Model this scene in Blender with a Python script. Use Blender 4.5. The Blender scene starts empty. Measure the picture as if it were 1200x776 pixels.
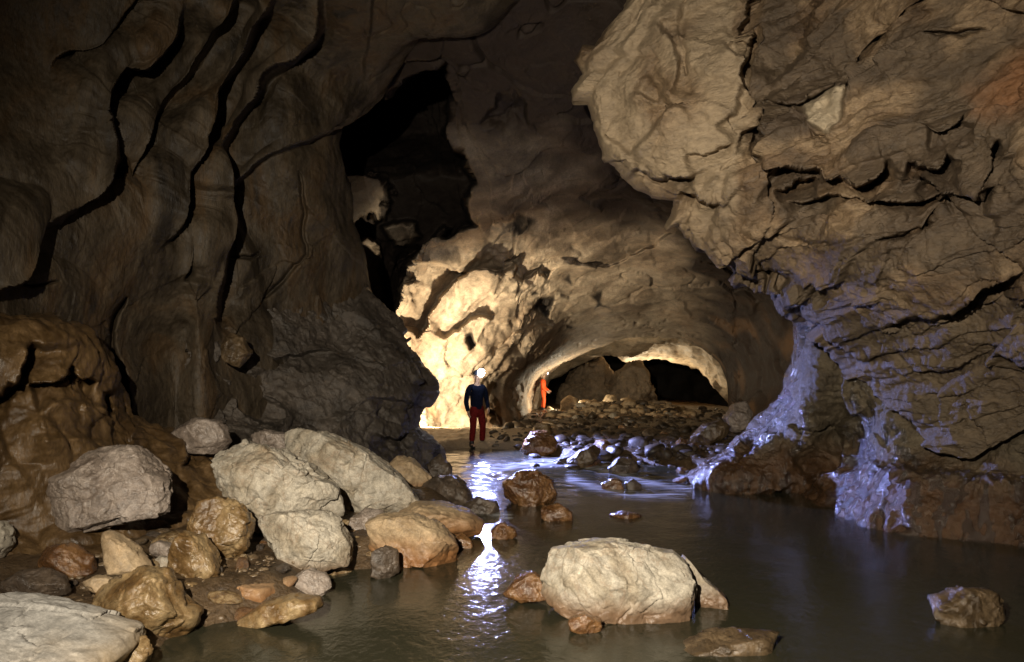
import bpy, bmesh, math, random
import numpy as np
from mathutils import Vector

rng = np.random.RandomState(7)
random.seed(7)
S = bpy.context.scene
COL = S.collection
F, H0, CX, HY = 850.0, 1.75, 600.0, 440.0      # focal (px of a 1200 px wide frame), eye height, principal column, horizon row
CAM = np.array([0.0, 0.0, H0])

# ------------------------------------------------------------------ camera, world
cam = bpy.data.cameras.new('camera'); co = bpy.data.objects.new('camera', cam); COL.objects.link(co)
cam.sensor_width = 36.0; cam.lens = 36.0 * F / 1200.0
co.location = (0, 0, H0); co.rotation_euler = (math.radians(90), 0, 0)
cam.shift_y = (HY - 388.0) / 1200.0
cam.clip_start = 0.05; cam.clip_end = 400
S.camera = co
W = bpy.data.worlds.new('World'); S.world = W; W.use_nodes = True
W.node_tree.nodes['Background'].inputs[0].default_value = (0.35, 0.30, 0.26, 1)
W.node_tree.nodes['Background'].inputs[1].default_value = 0.002
S.view_settings.view_transform = 'Standard'; S.view_settings.look = 'None'
S.view_settings.exposure = 0.0; S.view_settings.gamma = 1.0
S.render.engine = 'CYCLES'
S.cycles.use_denoising = True
S.cycles.max_bounces = 6; S.cycles.diffuse_bounces = 3; S.cycles.glossy_bounces = 3
S.cycles.transparent_max_bounces = 6; S.cycles.caustics_reflective = False; S.cycles.caustics_refractive = False
S.cycles.sample_clamp_indirect = 4.0

# ------------------------------------------------------------------ noise (numpy)
def _hash(ix, iy, iz, seed):
    h = (ix.astype(np.uint32) * np.uint32(374761393) + iy.astype(np.uint32) * np.uint32(668265263)
         + iz.astype(np.uint32) * np.uint32(2147483647 - 1274126177) + np.uint32((seed * 362437 + 12345) & 0xffffffff))
    h = (h ^ (h >> np.uint32(13))) * np.uint32(1274126177)
    h = h ^ (h >> np.uint32(16))
    h = h * np.uint32(2246822519)
    return h ^ (h >> np.uint32(15))
_G = np.array([[1,1,0],[-1,1,0],[1,-1,0],[-1,-1,0],[1,0,1],[-1,0,1],[1,0,-1],[-1,0,-1],[0,1,1],[0,-1,1],[0,1,-1],[0,-1,-1],[1,1,0],[-1,1,0],[0,-1,1],[0,-1,-1]], dtype=np.float32)
def noise(p, seed=0):
    p = np.asarray(p, dtype=np.float32)
    fl = np.floor(p); i = fl.astype(np.int64); f = p - fl
    u = f * f * f * (f * (f * 6 - 15) + 10)
    res = 0
    for dx in (0, 1):
        wx = u[:, 0] if dx else 1 - u[:, 0]
        for dy in (0, 1):
            wy = u[:, 1] if dy else 1 - u[:, 1]
            for dz in (0, 1):
                wz = u[:, 2] if dz else 1 - u[:, 2]
                g = _G[_hash(i[:, 0] + dx, i[:, 1] + dy, i[:, 2] + dz, seed) & np.uint32(15)]
                res = res + wx * wy * wz * (g[:, 0] * (f[:, 0] - dx) + g[:, 1] * (f[:, 1] - dy) + g[:, 2] * (f[:, 2] - dz))
    return res
def fbm(p, octaves=4, seed=0, gain=0.5, lac=2.03):
    a, s, r = 1.0, 1.0, 0
    for k in range(octaves):
        r = r + a * noise(p * s + 17.3 * k, seed + k); a *= gain; s *= lac
    return r
def ridged(p, octaves=4, seed=0, gain=0.5, lac=2.03):
    a, s, r = 1.0, 1.0, 0
    for k in range(octaves):
        r = r + a * (0.35 - np.abs(noise(p * s + 9.1 * k, seed + k))); a *= gain; s *= lac
    return r
def facets(p, seed=0, tilt=0.7, off=0.35):
    """broken-rock relief: every Voronoi cell is a tilted plane; also returns the gap to the next cell."""
    p = np.asarray(p, dtype=np.float32)
    i = np.floor(p).astype(np.int64)
    b1 = np.full(len(p), 1e9, dtype=np.float32); b2 = b1.copy(); h = np.zeros(len(p), dtype=np.float32)
    for dx in (-1, 0, 1):
        for dy in (-1, 0, 1):
            for dz in (-1, 0, 1):
                cx, cy, cz = i[:, 0] + dx, i[:, 1] + dy, i[:, 2] + dz
                r = [(_hash(cx, cy, cz, seed + 31 * k) & np.uint32(0xffff)).astype(np.float32) / 65535.0 for k in range(7)]
                vx = p[:, 0] - (cx + r[0]); vy = p[:, 1] - (cy + r[1]); vz = p[:, 2] - (cz + r[2])
                d = vx * vx + vy * vy + vz * vz
                hh = tilt * ((r[3] - .5) * vx + (r[4] - .5) * vy + (r[5] - .5) * vz) * 2 + off * (r[6] - .5)
                n = d < b1
                b2 = np.where(n, b1, np.minimum(b2, d)); h = np.where(n, hh, h); b1 = np.where(n, d, b1)
    return h, np.sqrt(b2) - np.sqrt(b1)
def sstep(x, a=0.0, b=1.0):
    t = np.clip((x - a) / (b - a), 0, 1); return t * t * (3 - 2 * t)

# ------------------------------------------------------------------ picture <-> place
def P(px, py, d):
    px, py, d = np.broadcast_arrays(np.asarray(px, float), np.asarray(py, float), np.asarray(d, float))
    return np.stack([d * (px - CX) / F, d, H0 + d * (HY - py) / F], axis=-1)

class TPS:
    """smooth surface through known distances (log depth)"""
    def __init__(s, pts):
        a = np.array(pts, float); s.xy = a[:, :2] / 100.0; n = len(a)
        K = s.k(np.linalg.norm(s.xy[:, None] - s.xy[None], axis=2)) + np.eye(n) * 0.02
        Pm = np.hstack([np.ones((n, 1)), s.xy])
        M = np.zeros((n + 3, n + 3)); M[:n, :n] = K; M[:n, n:] = Pm; M[n:, :n] = Pm.T
        s.w = np.linalg.solve(M, np.hstack([np.log(a[:, 2]), np.zeros(3)]))
    def k(s, r):
        return np.where(r > 1e-9, r * r * np.log(np.maximum(r, 1e-9)), 0)
    def __call__(s, px, py):
        q = np.stack([px, py], 1) / 100.0
        r = np.zeros(len(q)); n = len(s.xy)
        for j in range(n):
            r += s.w[j] * s.k(np.hypot(q[:, 0] - s.xy[j, 0], q[:, 1] - s.xy[j, 1]))
        r += s.w[n] + s.w[n + 1] * q[:, 0] + s.w[n + 2] * q[:, 1]
        return np.exp(r)

def pdist(px, py, line):
    """distance, side (+ = right hand of travel) and arc position along a polyline"""
    L = np.array(line, float); best = np.full(len(px), 1e18); side = np.zeros(len(px)); arc = np.zeros(len(px)); acc = 0.0
    for (ax, ay), (bx, by) in zip(L[:-1], L[1:]):
        dx, dy = bx - ax, by - ay; l2 = dx * dx + dy * dy + 1e-9
        t = np.clip(((px - ax) * dx + (py - ay) * dy) / l2, 0, 1)
        d = (px - ax - t * dx) ** 2 + (py - ay - t * dy) ** 2
        c = dx * (py - ay) - dy * (px - ax)
        n = d < best
        best = np.where(n, d, best); side = np.where(n, np.sign(c), side); arc = np.where(n, acc + t * math.sqrt(l2), arc)
        acc += math.sqrt(l2)
    return np.sqrt(best), side, arc, acc
def inside(px, py, poly):
    A = np.array(poly, float); r = np.zeros(len(px), bool); j = len(A) - 1
    for i in range(len(A)):
        c = ((A[i, 1] > py) != (A[j, 1] > py)) & (px < (A[j, 0] - A[i, 0]) * (py - A[i, 1]) / (A[j, 1] - A[i, 1] + 1e-12) + A[i, 0])
        r ^= c; j = i
    return r
def blob(px, py, poly, soft):
    d = pdist(px, py, list(poly) + [poly[0]])[0]
    return sstep(np.where(inside(px, py, poly), d, -d), -soft, soft)
def flow(line, n=2):
    L = np.array(line, float)
    for _ in range(n):
        a, b = L[:-1] * .75 + L[1:] * .25, L[:-1] * .25 + L[1:] * .75
        L = np.vstack([L[:1], np.stack([a, b], 1).reshape(-1, 2), L[-1:]])
    return L
def step(px, py, line, back, lip=0.0, width=3.0, L=70.0, side=-1, taper=30.0, vary=0.45):
    """a ledge: beyond the line the rock drops back by `back` metres and recovers over L"""
    if len(line) < 12: line = flow(line)
    d, s, a, tot = pdist(px, py, line); sd = np.where(s * side > 0, d, -d)
    t = sstep(a, 0, taper) * sstep(tot - a, 0, taper) if taper else 1.0
    t = t * np.clip(1 + vary * 2.2 * noise(np.stack([a / 55.0, a * 0 + tot * .013, a * 0], 1), 12), .08, 1.6)
    r = np.where(sd > 0, back * sstep(sd, 0, width) * np.exp(-sd / L), -lip * np.exp(sd / (L * .5)) )
    return r * t
def crack(px, py, line, depth, width=2.0, taper=12.0):
    d, s, a, tot = pdist(px, py, line)
    w = width * (0.35 + 0.65 * np.sqrt(np.clip(sstep(a, 0, taper) * sstep(tot - a, 0, taper), 0, 1)))
    return depth * np.exp(-(d / w) ** 2)
def resample(line, n):
    L = np.array(line, float); s = np.concatenate([[0], np.cumsum(np.hypot(*(L[1:] - L[:-1]).T))])
    t = np.linspace(0, s[-1], n)
    return np.stack([np.interp(t, s, L[:, 0]), np.interp(t, s, L[:, 1])], 1)

def to_object(name, V, faces, mat, attrs=None, origin=None, parent=None, smooth=True):
    me = bpy.data.meshes.new(name)
    V = np.asarray(V, dtype=np.float32)
    o0 = np.zeros(3) if origin is None else np.asarray(origin, float)
    V = V - o0.astype(np.float32)
    fa = np.asarray(faces, dtype=np.int32); k = fa.shape[1]
    me.vertices.add(len(V)); me.vertices.foreach_set('co', V.ravel())
    me.loops.add(fa.size); me.loops.foreach_set('vertex_index', fa.ravel())
    me.polygons.add(len(fa)); me.polygons.foreach_set('loop_start', np.arange(0, fa.size, k, dtype=np.int32))
    me.polygons.foreach_set('loop_total', np.full(len(fa), k, dtype=np.int32))
    me.polygons.foreach_set('use_smooth', np.full(len(fa), smooth, dtype=bool))
    for an, av in (attrs or {}).items():
        at = me.attributes.new(an, 'FLOAT', 'POINT'); at.data.foreach_set('value', np.asarray(av, dtype=np.float32).ravel())
    me.update(calc_edges=True); me.validate()
    me.materials.append(mat)
    ob = bpy.data.objects.new(name, me); ob.location = o0; COL.objects.link(ob)
    if parent: ob.parent = parent
    return ob
def tag(o, label, cat, group=None):
    o['label'] = label; o['category'] = cat
    if group: o['group'] = group
    return o
def structure(o): o['kind'] = 'structure'; return o

def sheet(name, A, B, nt, nu, depth, relief, mat, edge=None, edge_r=0.0, edge_w=20.0, skirt=0, warp=3.0, warp_s=22.0, attrs=None, dens=1.0, seed=1, nblur=9, jag=.5):
    """rock face spanning from edge line A to line B (picture coordinates, real distances)."""
    a, b = resample(A, nt), resample(B, nt)
    u = np.linspace(0, 1, nu) ** dens
    px = a[:, None, 0] * (1 - u) + b[:, None, 0] * u; py = a[:, None, 1] * (1 - u) + b[:, None, 1] * u
    sh = px.shape; qx, qy = px.ravel(), py.ravel()
    z0 = np.zeros_like(qx)
    wx = qx + warp * noise(np.stack([qx / warp_s, qy / warp_s, z0 + seed], 1), 5) * 2 + warp * jag * noise(np.stack([qx / 7, qy / 7, z0 + seed], 1), 6) * 2
    wy = qy + warp * noise(np.stack([qx / warp_s, qy / warp_s, z0 + 40 + seed], 1), 7) * 2 + warp * jag * noise(np.stack([qx / 7, qy / 7, z0 + seed], 1), 8) * 2
    d = depth(qx, qy, wx, wy)
    if edge is not None:
        e = pdist(qx, qy, edge)[0]
        t = np.clip(1 - e / edge_w, 0, 1); d = d + edge_r * (1 - np.sqrt(np.maximum(1 - t * t, 0)))
    V = P(qx, qy, d).reshape(sh + (3,))
    Vs = V
    for ax in (0, 1):
        for rep_ in range(2):
            pw = [(0, 0)] * 3; pw[ax] = (nblur + 1, nblur); c = np.cumsum(np.pad(Vs, pw, mode='reflect', reflect_type='odd'), axis=ax); k = 2 * nblur + 1
            Vs = (np.take(c, range(k, c.shape[ax]), ax) - np.take(c, range(0, c.shape[ax] - k), ax)) / k
    gu = np.gradient(Vs, axis=1); gt = np.gradient(Vs, axis=0)
    n = np.cross(gu, gt); n /= np.linalg.norm(n, axis=2, keepdims=True) + 1e-9
    fl = np.sum(n * (V - CAM), axis=2, keepdims=True); flip = np.mean(fl) > 0
    if flip: n = -n
    for ax in (0, 1):                                   # even the normals out
        n = (np.roll(n, 1, ax) + n * 2 + np.roll(n, -1, ax))
        n /= np.linalg.norm(n, axis=2, keepdims=True) + 1e-9
    h = relief(Vs.reshape(-1, 3), qx, qy, wx, wy).reshape(sh)
    V = V + n * h[..., None]
    at = {k: f(qx, qy, wx, wy, V.reshape(-1, 3)).reshape(sh) for k, f in (attrs or {}).items()}
    if skirt:                                            # the rock goes on behind its edge
        cols = []
        for k in range(6, 0, -1):
            s = V[:, 0].copy(); r = s - CAM; s = CAM + r * (1 + skirt * (k / 6.0) / np.linalg.norm(r, axis=1, keepdims=True))
            inward = (V[:, min(12, nu - 1)] - V[:, 0]); s = s + inward * 0.25 * k / 6.0
            cols.append(s)
        V = np.concatenate([np.stack(cols, 1), V], axis=1)
        at = {k: np.concatenate([np.repeat(v[:, :1], 6, 1), v], 1) for k, v in at.items()}
    nt2, nu2 = V.shape[:2]
    idx = np.arange(nt2 * nu2).reshape(nt2, nu2)
    f = np.stack([idx[:-1, :-1], idx[:-1, 1:], idx[1:, 1:], idx[1:, :-1]], -1).reshape(-1, 4)
    if not flip: f = f[:, ::-1]
    Vf = V.reshape(-1, 3)
    org = np.array([np.median(Vf[:, 0]), np.median(Vf[:, 1]), max(Vf[:, 2].min(), -0.3)])
    return to_object(name, Vf, f, mat, {k: v.ravel() for k, v in at.items()}, org)

# ------------------------------------------------------------------ materials
def node(nt, typ, **kw):
    n = nt.nodes.new(typ)
    for k, v in kw.items():
        if k.startswith('i_'):
            key = k[2:]; key = int(key) if key.isdigit() else key.replace('_', ' ')
            n.inputs[key].default_value = v
        else: setattr(n, k, v)
    return n
def rock_mat(name, cols, scale=1.0, bump=0.5, rough=(0.55, 0.85), spec=0.4, fine=1.0, stretch=(1, 1, 1), rot=(0, 0, 0), patches=(), vein=None, wet_attr=False, dist=0.03, coat=0.0, below=None):
    m = bpy.data.materials.new(name); m.use_nodes = True; nt = m.node_tree; nt.nodes.clear(); L = nt.links.new
    out = node(nt, 'ShaderNodeOutputMaterial'); bs = node(nt, 'ShaderNodeBsdfPrincipled'); L(bs.outputs[0], out.inputs[0])
    tc = node(nt, 'ShaderNodeTexCoord'); mp = node(nt, 'ShaderNodeMapping'); L(tc.outputs['Object'], mp.inputs[0])
    mp.inputs['Scale'].default_value = stretch; mp.inputs['Rotation'].default_value = rot
    n1 = node(nt, 'ShaderNodeTexNoise', i_Scale=0.9 * scale, i_Detail=9.0, i_Roughness=0.62, i_Distortion=0.6); L(mp.outputs[0], n1.inputs['Vector'])
    ramp = node(nt, 'ShaderNodeValToRGB'); L(n1.outputs['Fac'], ramp.inputs[0])
    el = ramp.color_ramp.elements
    while len(el) < len(cols): el.new(0.5)
    for k, c in enumerate(cols):
        el[k].position = 0.30 + 0.40 * k / max(1, len(cols) - 1); el[k].color = (*c, 1)
    n2 = node(nt, 'ShaderNodeTexNoise', i_Scale=7.0 * scale, i_Detail=8.0, i_Roughness=0.7); L(mp.outputs[0], n2.inputs['Vector'])
    mr = node(nt, 'ShaderNodeMapRange', i_1=0.3, i_2=0.72, i_3=0.55, i_4=1.35); L(n2.outputs['Fac'], mr.inputs[0])
    mul = node(nt, 'ShaderNodeMix', data_type='RGBA', blend_type='MULTIPLY'); mul.inputs[0].default_value = 1.0
    L(ramp.outputs[0], mul.inputs[6]); L(mr.outputs[0], mul.inputs[7])
    col = mul.outputs[2]
    # speckle
    n4 = node(nt, 'ShaderNodeTexNoise', i_Scale=46.0 * scale, i_Detail=3.0, i_Roughness=0.7); L(mp.outputs[0], n4.inputs['Vector'])
    mr4 = node(nt, 'ShaderNodeMapRange', i_1=0.35, i_2=0.68, i_3=0.72, i_4=1.22); L(n4.outputs['Fac'], mr4.inputs[0])
    mu4 = node(nt, 'ShaderNodeMix', data_type='RGBA', blend_type='MULTIPLY'); mu4.inputs[0].default_value = 0.8
    L(col, mu4.inputs[6]); L(mr4.outputs[0], mu4.inputs[7]); col = mu4.outputs[2]
    if vein:
        wv = node(nt, 'ShaderNodeTexNoise', i_Scale=1.7 * scale, i_Detail=6.0, i_Roughness=0.55, i_Distortion=1.5); L(mp.outputs[0], wv.inputs['Vector'])
        ab = node(nt, 'ShaderNodeMath', operation='SUBTRACT'); L(wv.outputs['Fac'], ab.inputs[0]); ab.inputs[1].default_value = 0.5
        a2 = node(nt, 'ShaderNodeMath', operation='ABSOLUTE'); L(ab.outputs[0], a2.inputs[0])
        m3 = node(nt, 'ShaderNodeMapRange', i_1=0.0, i_2=0.018, i_3=0.55, i_4=0.0); L(a2.outputs[0], m3.inputs[0])
        mx = node(nt, 'ShaderNodeMix', data_type='RGBA'); L(m3.outputs[0], mx.inputs[0]); L(col, mx.inputs[6]); mx.inputs[7].default_value = (*vein, 1); col = mx.outputs[2]
    for an, c in patches:
        at = node(nt, 'ShaderNodeAttribute', attribute_name=an)
        mx = node(nt, 'ShaderNodeMix', data_type='RGBA'); L(at.outputs['Fac'], mx.inputs[0]); L(col, mx.inputs[6])
        m5 = node(nt, 'ShaderNodeMix', data_type='RGBA', blend_type='MULTIPLY'); m5.inputs[0].default_value = 0.8; m5.inputs[6].default_value = (*c, 1); L(mr.outputs[0], m5.inputs[7])
        L(m5.outputs[2], mx.inputs[7]); col = mx.outputs[2]
    wetm = None
    if below:                                            # iron-brown stain and damp near the water line (real stain, world height)
        ge = node(nt, 'ShaderNodeNewGeometry'); sx = node(nt, 'ShaderNodeSeparateXYZ'); L(ge.outputs['Position'], sx.inputs[0])
        nn = node(nt, 'ShaderNodeTexNoise', i_Scale=2.5, i_Detail=5.0); L(ge.outputs['Position'], nn.inputs['Vector'])
        ad = node(nt, 'ShaderNodeMath', operation='MULTIPLY_ADD'); L(nn.outputs['Fac'], ad.inputs[0]); ad.inputs[1].default_value = -below[1] * 1.2; L(sx.outputs[2], ad.inputs[2])
        m6 = node(nt, 'ShaderNodeMapRange', i_1=below[0] - below[1] * .6, i_2=below[0] + below[1] * .4, i_3=0.92, i_4=0.0); L(ad.outputs[0], m6.inputs[0])
        mx = node(nt, 'ShaderNodeMix', data_type='RGBA'); L(m6.outputs[0], mx.inputs[0]); L(col, mx.inputs[6])
        m7 = node(nt, 'ShaderNodeMix', data_type='RGBA', blend_type='MULTIPLY'); m7.inputs[0].default_value = 0.8; m7.inputs[6].default_value = (*below[2], 1); L(mr.outputs[0], m7.inputs[7])
        L(m7.outputs[2], mx.inputs[7]); col = mx.outputs[2]; wetm = m6.outputs[0]
    if wet_attr:                                         # soaked rock is darker rock
        aw = node(nt, 'ShaderNodeAttribute', attribute_name='wet'); m8 = node(nt, 'ShaderNodeMapRange', i_1=0.0, i_2=1.0, i_3=1.0, i_4=0.45); L(aw.outputs['Fac'], m8.inputs[0])
        m9 = node(nt, 'ShaderNodeMix', data_type='RGBA', blend_type='MULTIPLY'); m9.inputs[0].default_value = 1.0; L(col, m9.inputs[6]); L(m8.outputs[0], m9.inputs[7]); col = m9.outputs[2]
    L(col, bs.inputs['Base Color'])
    # gloss
    mr2 = node(nt, 'ShaderNodeMapRange', i_1=0.35, i_2=0.65, i_3=rough[0], i_4=rough[1]); L(n2.outputs['Fac'], mr2.inputs[0])
    rg = mr2.outputs[0]
    if wetm is not None:
        mw = node(nt, 'ShaderNodeMix'); L(wetm, mw.inputs[0]); L(rg, mw.inputs[2]); mw.inputs[3].default_value = 0.28; rg = mw.outputs[0]
    if wet_attr:
        at = node(nt, 'ShaderNodeAttribute', attribute_name='wet')
        mw = node(nt, 'ShaderNodeMix'); L(at.outputs['Fac'], mw.inputs[0]); L(rg, mw.inputs[2]); mw.inputs[3].default_value = 0.22; rg = mw.outputs[0]
        cw = node(nt, 'ShaderNodeMath', operation='MULTIPLY'); L(at.outputs['Fac'], cw.inputs[0]); cw.inputs[1].default_value = 1.0; L(cw.outputs[0], bs.inputs['Coat Weight']); bs.inputs['Coat Roughness'].default_value = 0.13
    elif coat: bs.inputs['Coat Weight'].default_value = coat; bs.inputs['Coat Roughness'].default_value = 0.15
    L(rg, bs.inputs['Roughness']); bs.inputs['Specular IOR Level'].default_value = spec
    # fine relief
    n3 = node(nt, 'ShaderNodeTexNoise', i_Scale=16.0 * fine, i_Detail=10.0, i_Roughness=0.66, i_Distortion=0.4); L(mp.outputs[0], n3.inputs['Vector'])
    vo = node(nt, 'ShaderNodeTexVoronoi', feature='DISTANCE_TO_EDGE', i_Scale=5.0 * fine)
    dv = node(nt, 'ShaderNodeMix', data_type='RGBA', i_0=0.12); L(mp.outputs[0], dv.inputs[6]); L(n3.outputs['Color'], dv.inputs[7]); L(dv.outputs[2], vo.inputs['Vector'])
    mv = node(nt, 'ShaderNodeMapRange', i_1=0.0, i_2=0.05, i_3=-0.035, i_4=0.0); L(vo.outputs['Distance'], mv.inputs[0])
    sm = node(nt, 'ShaderNodeMath', operation='ADD'); L(n3.outputs['Fac'], sm.inputs[0]); L(mv.outputs[0], sm.inputs[1])
    bp = node(nt, 'ShaderNodeBump', i_Strength=bump, i_Distance=dist); L(sm.outputs[0], bp.inputs['Height'])
    L(bp.outputs[0], bs.inputs['Normal'])
    if coat or wet_attr: L(bp.outputs[0], bs.inputs['Coat Normal'])
    return m
def plain(name, c, rough=0.6, spec=0.4, metallic=0.0, bump=0.3, sc=40.0, emit=None):
    m = bpy.data.materials.new(name); m.use_nodes = True; nt = m.node_tree; bs = nt.nodes['Principled BSDF']; L = nt.links.new
    tc = node(nt, 'ShaderNodeTexCoord'); n = node(nt, 'ShaderNodeTexNoise', i_Scale=sc, i_Detail=5.0); L(tc.outputs['Object'], n.inputs['Vector'])
    mr = node(nt, 'ShaderNodeMapRange', i_1=0.3, i_2=0.7, i_3=0.6, i_4=1.3); L(n.outputs['Fac'], mr.inputs[0])
    mx = node(nt, 'ShaderNodeMix', data_type='RGBA', blend_type='MULTIPLY'); mx.inputs[0].default_value = 1; mx.inputs[6].default_value = (*c, 1); L(mr.outputs[0], mx.inputs[7]); L(mx.outputs[2], bs.inputs['Base Color'])
    bs.inputs['Roughness'].default_value = rough; bs.inputs['Specular IOR Level'].default_value = spec; bs.inputs['Metallic'].default_value = metallic
    bp = node(nt, 'ShaderNodeBump', i_Strength=bump, i_Distance=0.01); L(n.outputs['Fac'], bp.inputs['Height']); L(bp.outputs[0], bs.inputs['Normal'])
    if emit: bs.inputs['Emission Color'].default_value = (*emit[0], 1); bs.inputs['Emission Strength'].default_value = emit[1]
    return m

M = {}
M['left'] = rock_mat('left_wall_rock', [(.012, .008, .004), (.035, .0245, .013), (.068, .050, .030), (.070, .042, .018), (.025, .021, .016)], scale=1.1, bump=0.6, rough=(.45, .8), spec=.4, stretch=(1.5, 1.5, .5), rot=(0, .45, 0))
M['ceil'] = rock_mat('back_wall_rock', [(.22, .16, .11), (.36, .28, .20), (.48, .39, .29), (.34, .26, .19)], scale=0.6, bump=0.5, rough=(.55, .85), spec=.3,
                     patches=(('brown', (.036, .0245, .018)), ('stain_shade', (.030, .024, .020)), ('ochre', (.36, .20, .09))), dist=.05)  # one dark colour for wall stains and the hole's painted shade
M['over'] = rock_mat('overhang_rock', [(.060, .036, .019), (.165, .107, .058), (.29, .205, .12), (.11, .067, .036)], scale=1.3, bump=.75, rough=(.36, .68), spec=.5, fine=1.3, rot=(0, .5, .2), stretch=(.7, 1, 1.5),
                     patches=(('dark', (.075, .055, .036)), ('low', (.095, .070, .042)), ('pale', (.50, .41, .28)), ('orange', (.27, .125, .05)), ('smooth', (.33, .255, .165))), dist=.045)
M['foot'] = rock_mat('wall_foot_rock', [(.036, .027, .016), (.080, .060, .035), (.125, .098, .06), (.058, .043, .026)], scale=1.0, bump=0.9, rough=(.45, .75), spec=.45, fine=1.4,
                     wet_attr=True, dist=.04, below=(0.42, 0.5, (.085, .043, .019)))
M['outcrop'] = rock_mat('outcrop_rock', [(.028, .022, .016), (.060, .049, .038), (.095, .077, .06), (.05, .037, .028)], scale=1.2, bump=0.8, rough=(.35, .7), spec=.5, dist=.04)
M['flow'] = rock_mat('flowstone_rock', [(.028, .0145, .005), (.080, .045, .016), (.15, .090, .036), (.052, .028, .0095)], scale=1.1, bump=0.45, rough=(.28, .7), spec=.5, stretch=(1.6, 1.6, .6), dist=.035, coat=.25)
M['pale'] = rock_mat('pale_boulder_rock', [(.16, .115, .070), (.31, .265, .195), (.44, .40, .325), (.345, .305, .235), (.22, .165, .10)], scale=1.6, bump=0.42, rough=(.5, .85), spec=.38, vein=(.26, .19, .13), dist=.025,
                     below=(0.07, 0.14, (.15, .088, .048)))
M['white'] = rock_mat('white_boulder_rock', [(.36, .335, .29), (.50, .48, .44), (.58, .56, .52)], scale=1.4, bump=0.3, rough=(.6, .85), spec=.35, dist=.015, below=(0.10, 0.25, (.36, .24, .10)))
M['pink'] = rock_mat('grey_pink_rock', [(.11, .082, .062), (.22, .175, .14), (.30, .25, .21), (.17, .13, .10)], scale=1.8, bump=0.8, rough=(.25, .6), spec=.5, vein=(.45, .38, .32), dist=.025, coat=.25)
M['tan'] = rock_mat('tan_boulder_rock', [(.26, .18, .10), (.37, .27, .16), (.45, .34, .21), (.30, .20, .11)], scale=1.8, bump=0.6, rough=(.45, .75), spec=.4, dist=.02, below=(0.10, 0.22, (.24, .11, .04)))
M['ochre'] = rock_mat('ochre_wet_rock', [(.055, .027, .009), (.15, .088, .033), (.33, .235, .12), (.10, .052, .018)], scale=2.6, bump=0.7, rough=(.22, .5), spec=.5, dist=.02, coat=.4)
M['rust'] = rock_mat('rust_wet_rock', [(.045, .02, .008), (.115, .052, .018), (.22, .115, .045), (.08, .034, .012)], scale=3.0, bump=0.8, rough=(.15, .4), spec=.6, dist=.025, coat=.6)
M['dark'] = rock_mat('dark_wet_rock', [(.035, .027, .02), (.07, .052, .037), (.11, .08, .055), (.06, .04, .028)], scale=2.2, bump=0.8, rough=(.25, .6), spec=.5, dist=.025, coat=.25)
M['bed'] = rock_mat('stream_bed_mud', [(.035, .023, .012), (.075, .047, .023), (.12, .078, .04), (.06, .037, .019)], scale=2.5, bump=1.0, rough=(.25, .6), spec=.5, fine=1.6, dist=.03,
                    patches=(('sand', (.30, .23, .15)),))
M['grit'] = rock_mat('gravel_stone', [(.03, .022, .014), (.10, .065, .035), (.20, .145, .085), (.07, .045, .028)], scale=5, bump=.5, rough=(.25, .6), spec=.5, dist=.02, coat=.3)
M['darkgrit'] = rock_mat('dark_gravel_stone', [(.012, .009, .006), (.030, .021, .013), (.065, .045, .026), (.022, .015, .010)], scale=5, bump=.5, rough=(.35, .7), spec=.4, dist=.02, coat=.08)
M['brown'] = rock_mat('brown_wet_rock', [(.035, .022, .011), (.085, .056, .028), (.16, .11, .06), (.06, .038, .018)], scale=3.0, bump=.8, rough=(.25, .55), spec=.5, dist=.025, coat=.35)
M['far'] = rock_mat('far_chamber_rock', [(.16, .12, .08), (.24, .18, .12), (.32, .25, .17)], scale=.6, bump=.7, dist=.06)
M['farceil'] = rock_mat('far_ceiling_rock', [(.42, .32, .20), (.52, .41, .28), (.60, .49, .35)], scale=.5, bump=.6, dist=.06, stretch=(.5, .5, 2.0))
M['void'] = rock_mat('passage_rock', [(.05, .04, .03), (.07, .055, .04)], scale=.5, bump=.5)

# ------------------------------------------------------------------ THE SHELL OF THE CAVE
# left wall and the ceiling slab over it
LW = TPS([(-300, 700, 4.6), (-300, 300, 4.3), (-300, -180, 4.6), (0, 560, 6.9), (0, 300, 6.6), (0, 0, 6.9), (0, -180, 6.4), (110, 560, 8.3), (120, 300, 7.9), (120, 0, 7.6), (230, 560, 9.6), (230, 320, 9.4), (240, 120, 8.9),
          (300, 0, 8.7), (300, -180, 7.8), (330, 320, 10.9), (330, 520, 11.2), (340, 180, 10.2), (410, 220, 12.2), (430, 330, 12.9), (430, 520, 13), (420, 100, 11.4), (450, 0, 9.9), (590, 0, 10.6), (620, -180, 9.0), (500, 50, 11.2)])
S2 = [(214, -6), (200, 39), (186, 58), (168, 72), (140, 70), (119, 102), (109, 126), (111, 155), (114, 179), (108, 198), (93, 213), (53, 235), (22, 266), (0, 295), (-50, 360)]
S4 = [(330, -20), (305, 40), (283, 80), (262, 112), (240, 145), (215, 185), (200, 222), (186, 262), (172, 300)]
S5 = [(382, -20), (370, 25), (345, 62), (308, 84), (298, 112), (280, 150), (262, 190), (253, 240), (252, 300), (256, 340), (262, 402)]
S7 = [(258, 224), (290, 212), (310, 190), (330, 178), (360, 160), (385, 148), (410, 138)]
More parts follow.
